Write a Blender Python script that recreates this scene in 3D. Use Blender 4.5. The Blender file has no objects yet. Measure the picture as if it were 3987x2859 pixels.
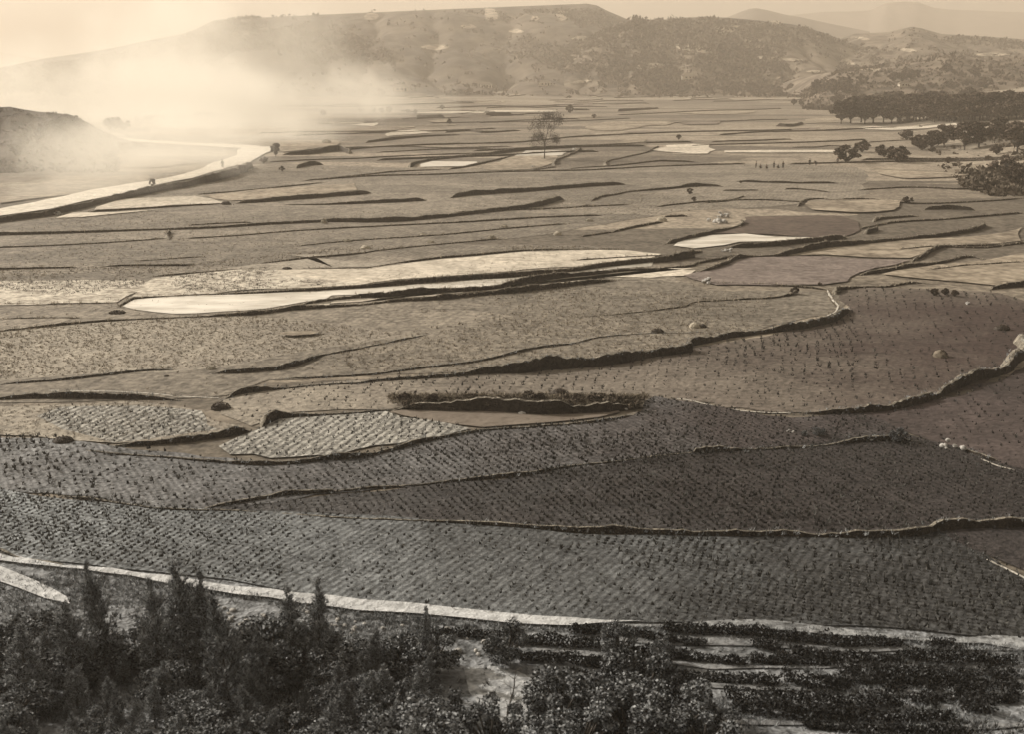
import bpy, bmesh, math, random
import numpy as np
from mathutils import Vector, Matrix
from mathutils.bvhtree import BVHTree
random.seed(7); RNG = np.random.default_rng(11)
S = bpy.context.scene
COL = S.collection
# ------------------------------------------------------------------ camera
CAMZ, F, HOR = 28.0, 1098.0, 66.0
PITCH = math.atan((367.5 - HOR) / F)
cam = bpy.data.objects.new('camera', bpy.data.cameras.new('camera')); COL.objects.link(cam)
cam.location = (0, 0, CAMZ); cam.rotation_euler = (math.pi / 2 - PITCH, 0, 0)
cam.data.sensor_width = 36; cam.data.lens = F / 1024 * 36
cam.data.clip_end = 12000; cam.data.clip_start = .5
cam.data.dof.use_dof = True; cam.data.dof.focus_distance = 150; cam.data.dof.aperture_fstop = .62
S.camera = cam
# ------------------------------------------------------------------ world, sun
SUN_EL, SUN_AZ = math.radians(29), math.radians(-64)
w = bpy.data.worlds.new('World'); S.world = w; w.use_nodes = True
N, L = w.node_tree.nodes, w.node_tree.links
N.clear()
sky = N.new('ShaderNodeTexSky'); sky.sky_type = 'NISHITA'; sky.sun_disc = False
sky.sun_elevation = SUN_EL; sky.sun_rotation = SUN_AZ; sky.dust_density = 6; sky.air_density = 1.0
bw = N.new('ShaderNodeRGBToBW'); L.new(sky.outputs[0], bw.inputs[0])
tn = N.new('ShaderNodeVectorMath'); tn.operation = 'MULTIPLY'
tn.inputs[1].default_value = (1.0, .893, .745); L.new(bw.outputs[0], tn.inputs[0])
bg = N.new('ShaderNodeBackground'); bg.inputs['Strength'].default_value = .14
L.new(tn.outputs[0], bg.inputs[0])
wo = N.new('ShaderNodeOutputWorld'); L.new(bg.outputs[0], wo.inputs[0])
sl = bpy.data.lights.new('sun', 'SUN'); sl.energy = 4.0; sl.angle = math.radians(.6); sl.color = (1, .925, .83)
so = bpy.data.objects.new('sun', sl); COL.objects.link(so)
sd = Vector((math.sin(SUN_AZ) * math.cos(SUN_EL), math.cos(SUN_AZ) * math.cos(SUN_EL), math.sin(SUN_EL)))
so.rotation_euler = sd.to_track_quat('Z', 'Y').to_euler(); so.location = (-200, 60, 150)
S.view_settings.view_transform = 'Standard'; S.view_settings.look = 'None'
S.view_settings.exposure = .28; S.view_settings.gamma = 1; S.view_settings.use_curve_mapping = False
S.cycles.volume_step_rate = 3.0; S.cycles.volume_max_steps = 96
S.cycles.volume_bounces = 1; S.cycles.max_bounces = 5

# ------------------------------------------------------------------ helpers
def smooth(a, b, x):
    t = min(1, max(0, (x - a) / (b - a))); return t * t * (3 - 2 * t)
def hgt(x, y):
    ys = 53 - .09 * x
    ys = min(max(ys, 44), 62)
    h = 0
    d = ys - max(y, -4)
    if d > 0: h += .0094 * d * d * (52 / ys) ** 2
    if y > 120:
        u = x - (42 + .25 * y)
        if u > 0: h += min(.10 * u, 16 + .03 * u) * smooth(120, 260, y) * (1 - .7 * smooth(900, 1400, y)) * smooth(0, 30, u)
    if y > 60: h += .0 
    return h
cp, sp = math.cos(PITCH), math.sin(PITCH)
def ray(X, Y):
    px, py = X * 1024 / 2268, Y * 1024 / 2268
    a, b = (px - 512) / F, -(py - 367.5) / F
    return Vector((a, cp + b * sp, b * cp - sp))
def at(X, Y):
    d = ray(X, Y); t = 15.0; pt = t
    while t < 5000:
        p = d * t
        if CAMZ + p.z < hgt(p.x, p.y): break
        pt = t; t *= 1.02
    lo, hi = pt, t
    for _ in range(18):
        m = (lo + hi) / 2; p = d * m
        if CAMZ + p.z < hgt(p.x, p.y): hi = m
        else: lo = m
    p = d * hi
    return Vector((p.x, p.y, hgt(p.x, p.y)))
BV = []
def at2(X, Y):       # like at(), but also stops on the hills
    d = ray(X, Y).normalized(); best = at(X, Y); bd = (best - Vector((0, 0, CAMZ))).length
    for b_ in BV:
        h = b_.ray_cast(Vector((0, 0, CAMZ)), d)
        if h[0] is not None and h[3] < bd: bd = h[3]; best = h[0]
    return best.copy()
def px2m(p, n):      # height in metres of n picture pixels (1024 wide) for something upright at p
    D = math.hypot(p.x, p.y); zc = p.y * cp + (CAMZ - p.z) * sp
    return n * zc * zc / (F * max(p.y, 1))
CR = {'Z': (0, 0, 1), 'A': (0, 0, 1400), 'B': (1300, 0, 1400), 'C': (2587, 0, 1400), 'D': (0, 900, 1400),
      'E': (1300, 900, 1400), 'F': (2587, 900, 1400), 'G': (0, 1859, 1400), 'H': (1300, 1859, 1400),
      'I': (2587, 1859, 1400), 'J': (2800, 500, 700), 'K': (1900, 350, 700), 'L': (600, 400, 700), 'N': (3200, 250, 787)}
def conv(c, x, y):
    if c == 'Z': return x, y, 1.0
    ox, oy, wd = CR[c]; s = wd / 2268; k = 2268 / 3987
    return (ox + x * s) * k, (oy + y * s) * k, s * k
def parse(spec):     # "A: x,y,t x,y,t; B: ..." -> [(X, Y, t px of the 1024 picture)]
    out = []
    for seg in spec.split(';'):
        c, pts = seg.split(':'); c = c.strip()
        for q in pts.split():
            v = [float(i) for i in q.split(',')]
            X, Y, k = conv(c, v[0], v[1]); out.append((X, Y, (v[2] if len(v) > 2 else 10) * k * 1024 / 2268))
    return out
def link(name, me, mat=None, parent=None):
    o = bpy.data.objects.new(name, me); COL.objects.link(o)
    if mat is not None:
        for m in (mat if isinstance(mat, (list, tuple)) else [mat]): me.materials.append(m)
    if parent: o.parent = parent
    return o
def mesh_np(name, V, polys_n, smoothf=False, mi=None):   # V (n,3), faces array (m,k)
    me = bpy.data.meshes.new(name); V = np.asarray(V, dtype=np.float32); Fa = np.asarray(polys_n, dtype=np.int32)
    m, k = Fa.shape
    me.vertices.add(len(V)); me.vertices.foreach_set('co', V.ravel())
    me.loops.add(m * k); me.loops.foreach_set('vertex_index', Fa.ravel())
    me.polygons.add(m); me.polygons.foreach_set('loop_start', np.arange(0, m * k, k, dtype=np.int32))
    if mi is not None: me.polygons.foreach_set('material_index', np.asarray(mi, dtype=np.int32))
    me.polygons.foreach_set('use_smooth', np.full(m, smoothf))
    me.update(calc_edges=True); me.validate(); return me
def tag(o, label=None, cat=None, group=None, kind=None):
    if label: o['label'] = label
    if cat: o['category'] = cat
    if group: o['group'] = group
    if kind: o['kind'] = kind
    return o
def empty(name, loc, label, cat, group=None):
    o = bpy.data.objects.new(name, None); COL.objects.link(o); o.location = loc; o.empty_display_size = .5
    return tag(o, label, cat, group)
def catmull(P, step):
    P = [Vector(p) for p in P]; out = []
    for i in range(len(P) - 1):
        p0 = P[max(i - 1, 0)]; p1 = P[i]; p2 = P[i + 1]; p3 = P[min(i + 2, len(P) - 1)]
        n = max(1, int((p2 - p1).length / step))
        for j in range(n):
            t = j / n
            q = p1 + (p2 - p1) * t if n < 2 else .5 * ((2 * p1) + (p2 - p0) * t + (2 * p0 - 5 * p1 + 4 * p2 - p3) * t * t + (3 * p1 - p0 - 3 * p2 + p3) * t ** 3)
            out.append((q, i + t))
    out.append((P[-1], len(P) - 1.0)); return out
def n1(seed):     # cheap 1-d smooth noise
    r = np.random.default_rng(seed); a = r.random(64) * 6.28; f = r.uniform(.2, 3.2, 10); ph = r.random(10) * 6.28; am = 1 / (.6 + f)
    am /= am.sum()
    return lambda x: float(np.sum(am * np.sin(f * x + ph))) * 1.6

# ------------------------------------------------------------------ materials
def newmat(name):
    m = bpy.data.materials.new(name); m.use_nodes = True; n = m.node_tree.nodes; n.clear()
    o = n.new('ShaderNodeOutputMaterial'); b = n.new('ShaderNodeBsdfPrincipled')
    m.node_tree.links.new(b.outputs[0], o.inputs[0]); b.inputs['Roughness'].default_value = .9
    b.inputs['Specular IOR Level'].default_value = .25
    return m, n, m.node_tree.links, b
def ramp(n, c0, c1, p0=.3, p1=.7):
    r = n.new('ShaderNodeValToRGB'); e = r.color_ramp.elements
    e[0].position = p0; e[0].color = (*c0, 1); e[1].position = p1; e[1].color = (*c1, 1); return r
def noise(n, l, vec, sc, det=3, rough=.6):
    t = n.new('ShaderNodeTexNoise'); t.inputs['Scale'].default_value = sc; t.inputs['Detail'].default_value = det
    t.inputs['Roughness'].default_value = rough
    if vec is not None: l.new(vec, t.inputs['Vector'])
    return t
def pos_vec(n, l, scale=(1, 1, 1), rot=0):
    g = n.new('ShaderNodeNewGeometry'); m = n.new('ShaderNodeMapping'); m.inputs['Scale'].default_value = scale
    m.inputs['Rotation'].default_value = (0, 0, rot); l.new(g.outputs['Position'], m.inputs[0]); return m.outputs[0]
def mix(n, l, a, b, f, mode='MIX'):
    m = n.new('ShaderNodeMix'); m.data_type = 'RGBA'; m.blend_type = mode
    for s, v in ((6, a), (7, b)):
        if isinstance(v, tuple): m.inputs[s].default_value = (*v, 1)
        else: l.new(v, m.inputs[s])
    if isinstance(f, float): m.inputs[0].default_value = f
    else: l.new(f, m.inputs[0])
    return m.outputs[2]
def soil(name, dark, light, mott=.5, rows=None, rowamt=.5, patch=0, pat=(.02, .05), rough=.9, bump=.5, fine=2.2, damp=None, falloff_at=(), feather=True):
    """earth and stubble: three octaves of mottling, optional drill rows (spacing m, heading rad), optional random plots"""
    m, n, l, b = newmat(name)
    v = pos_vec(n, l)
    a1 = noise(n, l, v, .06, 3); a2 = noise(n, l, v, fine * .25, 4, .7); a3 = noise(n, l, v, fine, 2, .7)
    av = n.new('ShaderNodeMath'); av.operation = 'MULTIPLY_ADD'; av.inputs[1].default_value = .45
    l.new(a1.outputs[0], av.inputs[0]); l.new(a2.outputs[0], av.inputs[2])
    av2 = n.new('ShaderNodeMath'); av2.operation = 'MULTIPLY_ADD'; av2.inputs[1].default_value = .9
    l.new(a3.outputs[0], av2.inputs[0]); l.new(av.outputs[0], av2.inputs[2])
    r = ramp(n, dark, light, 1.175 - .26 / max(mott, .2) * .5, 1.175 + .26 / max(mott, .2) * .5)
    dv = n.new('ShaderNodeMath'); dv.operation = 'MULTIPLY'; dv.inputs[1].default_value = .425
    l.new(av2.outputs[0], dv.inputs[0]); r.color_ramp.elements[0].position = max(0, .5 - .13 / mott); r.color_ramp.elements[1].position = min(1, .5 + .13 / mott)
    l.new(dv.outputs[0], r.inputs[0]); col = r.outputs[0]; hgtv = av2.outputs[0]
    if rows:
        sp_, hd = rows
        v2 = pos_vec(n, l, (1, 1, 1), -hd + math.pi / 2)
        wv = n.new('ShaderNodeTexWave'); wv.inputs['Scale'].default_value = 2 * math.pi / sp_ / 20
        wv.inputs['Distortion'].default_value = 2.6; wv.inputs['Detail'].default_value = 3; wv.inputs['Detail Scale'].default_value = 1.3; wv.inputs['Detail Roughness'].default_value = .7
        l.new(v2, wv.inputs[0])
        rr = ramp(n, (1 - rowamt,) * 3, (1 + 0 * rowamt,) * 3, .25, .7); l.new(wv.outputs[1], rr.inputs[0])
        col = mix(n, l, col, rr.outputs[0], 1.0, 'MULTIPLY')
    if patch:
        v3 = pos_vec(n, l, (pat[0], pat[1], .01), .12)
        nz = noise(n, l, v3, 1.2, 2); mx = n.new('ShaderNodeVectorMath'); mx.operation = 'MULTIPLY_ADD'
        mx.inputs[1].default_value = (1.2, 1.2, 0); l.new(nz.outputs[1], mx.inputs[0]); l.new(v3, mx.inputs[2])
        vo = n.new('ShaderNodeTexVoronoi'); vo.inputs['Scale'].default_value = 1; l.new(mx.outputs[0], vo.inputs[0])
        bwn = n.new('ShaderNodeRGBToBW'); l.new(vo.outputs['Color'], bwn.inputs[0])
        pr = ramp(n, (1 - patch,) * 3, (1 + patch * .9,) * 3, .25, .75); l.new(bwn.outputs[0], pr.inputs[0])
        pr.color_ramp.elements.new(.5).color = (1, 1, 1, 1)
        col = mix(n, l, col, pr.outputs[0], 1.0, 'MULTIPLY')
    if damp:
        v4 = pos_vec(n, l, (1, 1, 1)); d = noise(n, l, v4, damp[1], 3, .6)
        dr = ramp(n, (damp[0],) * 3, (1, 1, 1), .42, .6); l.new(d.outputs[0], dr.inputs[0])
        col = mix(n, l, col, dr.outputs[0], 1.0, 'MULTIPLY')
    for (ax_, ay_, rx_, ry_, mc) in falloff_at:     # light fall-off painted into the soil colour, with a ragged outline
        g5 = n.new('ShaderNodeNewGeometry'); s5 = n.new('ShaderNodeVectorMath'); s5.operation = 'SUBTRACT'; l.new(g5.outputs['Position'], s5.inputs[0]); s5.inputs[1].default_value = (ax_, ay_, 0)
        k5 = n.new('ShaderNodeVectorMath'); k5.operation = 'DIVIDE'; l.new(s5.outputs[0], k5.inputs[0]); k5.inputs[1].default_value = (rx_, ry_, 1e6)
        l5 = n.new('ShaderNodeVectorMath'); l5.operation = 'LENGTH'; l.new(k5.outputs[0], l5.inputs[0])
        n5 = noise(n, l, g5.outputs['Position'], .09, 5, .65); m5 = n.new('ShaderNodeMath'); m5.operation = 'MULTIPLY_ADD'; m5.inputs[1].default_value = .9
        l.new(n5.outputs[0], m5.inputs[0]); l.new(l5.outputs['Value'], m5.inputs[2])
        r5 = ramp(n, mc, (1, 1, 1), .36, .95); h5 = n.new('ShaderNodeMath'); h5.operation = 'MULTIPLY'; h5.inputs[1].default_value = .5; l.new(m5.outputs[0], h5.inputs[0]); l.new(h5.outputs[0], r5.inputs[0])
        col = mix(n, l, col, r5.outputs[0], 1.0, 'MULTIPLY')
    if feather:
        at_ = n.new('ShaderNodeAttribute'); at_.attribute_name = 'inner'; n6 = noise(n, l, v, .35, 4, .75); m6 = n.new('ShaderNodeMath'); m6.operation = 'MULTIPLY_ADD'
        m6.inputs[1].default_value = -1.3; l.new(n6.outputs[0], m6.inputs[0]); a6 = n.new('ShaderNodeMath'); a6.operation = 'MULTIPLY_ADD'; a6.inputs[1].default_value = 2.0; a6.inputs[2].default_value = .42
        l.new(at_.outputs['Fac'], a6.inputs[0]); l.new(a6.outputs[0], m6.inputs[2]); r6 = ramp(n, (0, 0, 0), (1, 1, 1), 0, .35); l.new(m6.outputs[0], r6.inputs[0])
        l.new(r6.outputs[0], b.inputs['Alpha'])
    l.new(col, b.inputs['Base Color']); b.inputs['Roughness'].default_value = rough
    bp = n.new('ShaderNodeBump'); bp.inputs['Strength'].default_value = bump; bp.inputs['Distance'].default_value = .25
    l.new(hgtv, bp.inputs['Height']); l.new(bp.outputs[0], b.inputs['Normal'])
    return m
def leafmat(name, dark, light, transl=.15):
    m, n, l, b = newmat(name)
    g = n.new('ShaderNodeNewGeometry'); r = ramp(n, dark, light, .2, .95); l.new(g.outputs['Random Per Island'], r.inputs[0])
    oi = n.new('ShaderNodeObjectInfo'); rr = ramp(n, (.75,) * 3, (1.2,) * 3, 0, 1); l.new(oi.outputs['Random'], rr.inputs[0])
    c = mix(n, l, r.outputs[0], rr.outputs[0], 1.0, 'MULTIPLY'); l.new(c, b.inputs['Base Color'])
    b.inputs['Roughness'].default_value = .95; b.inputs['Specular IOR Level'].default_value = .05
    return m
M = {}
M['ground'] = soil('valley_earth', (.085, .071, .055), (.275, .237, .185), 1.15, patch=.42, pat=(.010, .045), fine=.9, feather=False)
M['hillside'] = soil('dry_grass_slope', (.05, .053, .055), (.25, .26, .27), 1.1, fine=1.6, bump=1.0, feather=False)
M['mid'] = soil('stubble_soil', (.09, .078, .062), (.275, .243, .196), 1.2, rows=(.9, 1.25), rowamt=.12, fine=1.2, patch=.16, pat=(.02, .06))
PW = at(1500 + 600, 760); PA = at(2268, 1000); PB = at(2200, 1300); PC = at(2268, 1080)  # centres of the painted darkening on the right-hand and near-right fields
M['mid_pale'] = soil('pale_stubble', (.17, .152, .124), (.40, .36, .295), .95, rows=(.8, 1.1), rowamt=.12, fine=1.6, falloff_at=[(PW.x + 20, PW.y - 4, 72, 62, (.17, .13, .137))])
M['mid_dark'] = soil('dark_falloff_soil', (.035, .027, .025), (.095, .074, .069), .9, fine=1.4, damp=(.65, .06))  # lower right field: fall-off of light put into its dark base colour
M['wet_dark'] = soil('wet_black_soil', (.045, .033, .027), (.12, .092, .073), .9, fine=.6)
M['grey'] = soil('grey_stubble_soil', (.14, .152, .160), (.54, .58, .60), .95, rows=(.5, 1.02), rowamt=.42, fine=3.0, patch=.10, pat=(.05, .09), falloff_at=[(PB.x + 12, PB.y, 74, 56, (.13, .122, .117))])
M['grey2'] = soil('grey_paddy_soil', (.11, .117, .120), (.44, .46, .468), 1.0, rows=(.45, 2.1), rowamt=.3, fine=2.6, patch=.12, pat=(.04, .08), falloff_at=[(PA.x + 12, PA.y, 100, 66, (.20, .158, .15))])
M['grey_dark'] = soil('dark_grey_paddy_soil', (.06, .063, .065), (.22, .228, .232), 1.0, rows=(.45, 1.9), rowamt=.22, fine=2.4, patch=.1, pat=(.04, .08), falloff_at=[(PC.x + 6, PC.y, 100, 70, (.24, .20, .19))])
M['pale_rows'] = soil('pale_row_soil', (.17, .165, .15), (.50, .485, .44), 1.1, rows=(.7, 1.25), rowamt=.5, fine=3.0)
M['pale'] = soil('dry_pale_field', (.32, .285, .23), (.64, .58, .485), 1.1, fine=.8, patch=.10, pat=(.05, .1))
M['mottled'] = soil('mottled_pale_field', (.20, .175, .14), (.62, .57, .48), 1.3, fine=1.0)
M['tan'] = soil('tan_grass_field', (.125, .103, .076), (.35, .30, .232), 1.2, fine=.5, patch=.16, pat=(.03, .1))
M['brownf'] = soil('brown_field', (.12, .098, .078), (.20, .17, .138), .6, fine=.8)
M['road'] = soil('dusty_road_gravel', (.46, .42, .35), (.74, .69, .60), .9, fine=.9)
M['path'] = soil('sandy_path', (.30, .305, .305), (.56, .57, .575), .9, fine=2.0)
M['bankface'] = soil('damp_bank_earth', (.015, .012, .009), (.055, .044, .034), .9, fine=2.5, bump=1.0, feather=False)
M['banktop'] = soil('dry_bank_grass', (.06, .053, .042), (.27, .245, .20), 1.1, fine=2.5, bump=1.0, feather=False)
M['palebank'] = soil('pale_trodden_bank', (.36, .34, .30), (.58, .55, .49), .5, fine=2.5, feather=False)
M['hill'] = soil('scrub_hill', (.024, .019, .014), (.115, .093, .07), 1.4, fine=.04, bump=.3, feather=False)
M['hill_bare'] = soil('bare_scar_hill', (.024, .019, .014), (.17, .14, .106), 1.5, fine=.04, bump=.3, feather=False)
M['knoll'] = soil('knoll_scrub_soil', (.03, .024, .018), (.11, .09, .07), 1.2, fine=.5, bump=.6, feather=False)
M['mauve'] = soil('mauve_field', (.09, .072, .064), (.225, .188, .166), 1.0, fine=.9)
M['hill_r'] = soil('brown_hill', (.04, .032, .024), (.17, .138, .106), 1.3, fine=.06, bump=.3, feather=False)
M['clearing'] = soil('bare_clearing', (.14, .145, .148), (.42, .43, .435), 1.2, fine=2.5)
M['ledge'] = soil('dull_grass_ledge', (.07, .072, .074), (.23, .235, .238), 1.3, fine=2.0)
M['verge'] = soil('grassy_verge', (.10, .103, .105), (.33, .34, .345), 1.2, fine=2.0)
M['farhill'] = soil('far_hill', (.07, .06, .05), (.14, .12, .10), .8, fine=.02, bump=.2, feather=False)
m, n, l, b = newmat('thin_ice'); v = pos_vec(n, l, (.35, 1, 1)); t = noise(n, l, v, .35, 4)
r = ramp(n, (.40, .37, .31), (.74, .70, .62), .34, .62); l.new(t.outputs[0], r.inputs[0]); l.new(r.outputs[0], b.inputs[0])
b.inputs['Roughness'].default_value = .22; b.inputs['Specular IOR Level'].default_value = .5; M['ice'] = m
M['pine'] = leafmat('pine_needles', (.02, .022, .023), (.52, .535, .54))
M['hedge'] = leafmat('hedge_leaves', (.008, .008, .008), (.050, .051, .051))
M['nearleaf'] = leafmat('thicket_leaves', (.012, .013, .014), (.27, .28, .285))
M['straw'] = leafmat('dry_straw', (.10, .105, .11), (.44, .46, .47))
M['straw_warm'] = leafmat('dry_warm_grass', (.12, .10, .078), (.46, .41, .33))
M['stub'] = leafmat('rice_stubble', (.020, .020, .019), (.085, .085, .080))
M['stub_pale'] = leafmat('pale_rice_stubble', (.24, .225, .19), (.55, .52, .45))
M['leaf'] = leafmat('tree_foliage', (.03, .024, .019), (.15, .12, .095))
M['leaf2'] = leafmat('bush_foliage', (.045, .037, .029), (.13, .108, .084))
m, n, l, b = newmat('bark'); v = pos_vec(n, l, (6, 6, 1.5)); t = noise(n, l, v, 3, 3); r = ramp(n, (.03, .026, .022), (.11, .098, .085))
l.new(t.outputs[0], r.inputs[0]); l.new(r.outputs[0], b.inputs[0]); M['bark'] = m
def flat(name, c, rough=.85, var=.25):
    m, n, l, b = newmat(name); v = pos_vec(n, l); t = noise(n, l, v, 4, 3)
    r = ramp(n, tuple(i * (1 - var) for i in c), tuple(i * (1 + var) for i in c)); l.new(t.outputs[0], r.inputs[0])
    l.new(r.outputs[0], b.inputs[0]); b.inputs['Roughness'].default_value = rough; return m
M['skin'] = flat('skin', (.30, .20, .14)); M['cloth_dark'] = flat('dark_cotton', (.035, .03, .028)); M['cloth_mid'] = flat('brown_cotton', (.08, .065, .055))
M['hair'] = flat('black_hair', (.015, .013, .012)); M['stone'] = flat('pale_stone', (.36, .35, .33), .95, .35); M['thatch'] = flat('old_thatch', (.16, .135, .105)); M['strawheap'] = flat('straw_heap', (.40, .36, .29))
M['plaster'] = flat('clay_plaster', (.55, .50, .42)); M['wood'] = flat('dark_wood', (.05, .04, .032)); M['earth'] = flat('dark_earth', (.05, .042, .035))

# ------------------------------------------------------------------ the ground sheet (polar grid)
def ground():
    rs = [-1]
    radii = list(np.concatenate([np.linspace(4, 80, 90), np.geomspace(81, 4300, 170)]))
    na = 220; V = []; az = np.linspace(-math.pi * .42, math.pi * .42, na)
    for r_ in radii:
        for a in az:
            x, y = r_ * math.sin(a), r_ * math.cos(a); V.append((x, y, hgt(x, y) - .02))
    Fc = []
    for i in range(len(radii) - 1):
        for j in range(na - 1):
            k = i * na + j; Fc.append((k, k + 1, k + na + 1, k + na))
    Fc = np.array(Fc)[:, ::-1]
    Vn = np.array(V); cy = Vn[Fc].mean(1)
    mi = (np.hypot(cy[:, 0] * .3, cy[:, 1]) < 56).astype(int)
    mi = ((cy[:, 1] < np.clip(53 - .09 * cy[:, 0], 44, 62) + 4)).astype(int)
    o = link('valley_ground', mesh_np('valley_ground', V, Fc, True, mi), [M['ground'], M['hillside']]); tag(o, kind='structure')
    # the hill behind the camera
    V = []; Fc = []
    ax = np.linspace(math.pi * .42, math.pi * 1.58, 60); rr = [4, 20, 60, 150, 600, 2000, 4300]
    for r_ in rr:
        for a in ax:
            x, y = r_ * math.sin(a), r_ * math.cos(a); V.append((x, y, hgt(x, y) - .02))
    for i in range(len(rr) - 1):
        for j in range(59):
            k = i * 60 + j; Fc.append((k + 60, k + 61, k + 1, k))
    c0 = len(V)
    tag(link('lookout_hill_ground', mesh_np('back', V, Fc, True), M['hillside']), kind='structure')
    V = [(0, 0, hgt(0, 0) - .02)] + [(4 * math.sin(a), 4 * math.cos(a), hgt(4 * math.sin(a), 4 * math.cos(a)) - .02) for a in np.linspace(0, 2 * math.pi, 48, endpoint=False)]
    tag(link('lookout_ground', mesh_np('top', V, [(0, i % 48 + 1, (i + 1) % 48 + 1) for i in range(48)][::-1], True), M['hillside']), kind='structure')
ground()

# ------------------------------------------------------------------ field sheets
FZ = [.02]
def sheet(name, spec, mat, off=None, sm=True, raw=None, fe=.022):
    if raw is None:
        P = [at(X, Y) for X, Y, _ in parse(spec)]
    else: P = raw
    if off is None: FZ[0] += .006; off = FZ[0]
    if sm:
        Q = []; nn_ = len(P); nf_ = n1(len(spec))
        for i in range(nn_):
            a, b_ = P[i], P[(i + 1) % nn_]; Dm = (a.length + b_.length) / 2; k = max(1, min(14, int((b_ - a).length / max(1.5, .02 * Dm))))
            a0, b1 = P[i - 1], P[(i + 2) % nn_]
            for j in range(k):
                t = j / k; lin = a + (b_ - a) * t
                cr = .5 * ((2 * a) + (b_ - a0) * t + (2 * a0 - 5 * a + 4 * b_ - b1) * t * t + (3 * a - a0 - 3 * b_ + b1) * t ** 3)
                q = lin.lerp(cr, .5) if (cr - lin).length < .25 * (b_ - a).length else lin
                dd = (b_ - a).normalized(); q = q + Vector((-dd.y, dd.x, 0)) * .008 * Dm * nf_(len(Q) * .9); Q.append(q)
        P = Q
    bm = bmesh.new(); lay = bm.verts.layers.float.new('inner')
    area = 0; per = 0
    for i in range(len(P)): a, b_ = P[i - 1], P[i]; area += a.x * b_.y - b_.x * a.y; per += (a - b_).length
    if area < 0: P = P[::-1]; area = -area
    vs = [bm.verts.new((p.x, p.y, 0)) for p in P]
    try: f = bm.faces.new(vs)
    except ValueError: bm.free(); return None
    bm.normal_update(); wI = min(area * .5 / per * .45, fe * sum(p.length for p in P) / len(P))
    inner = set()
    r_in = bmesh.ops.inset_region(bm, faces=[f], thickness=wI, use_even_offset=False)
    for v_ in f.verts: v_[lay] = 1.0
    bmesh.ops.triangulate(bm, faces=bm.faces[:])
    for _ in range(4):
        D = lambda e: (e.verts[0].co + e.verts[1].co).length / 2
        es = [e for e in bm.edges if e.calc_length() > max(6, .14 * D(e))]
        if not es: break
        bmesh.ops.subdivide_edges(bm, edges=es, cuts=1, use_grid_fill=False)
        bmesh.ops.triangulate(bm, faces=[f for f in bm.faces if len(f.verts) > 3])
    for v_ in bm.verts: v_.co.z = hgt(v_.co.x, v_.co.y) + off
    bm.normal_update()
    for f in bm.faces:
        if f.normal.z < 0: f.normal_flip()
        f.smooth = True
    me = bpy.data.meshes.new(name); bm.to_mesh(me); bm.free()
    return tag(link(name, me, M[mat]), kind='structure')
def inpoly(P, x, y):
    c = False; j = len(P) - 1
    for i in range(len(P)):
        if (P[i][1] > y) != (P[j][1] > y) and x < (P[j][0] - P[i][0]) * (y - P[i][1]) / (P[j][1] - P[i][1]) + P[i][0]: c = not c
        j = i
    return c
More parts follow.
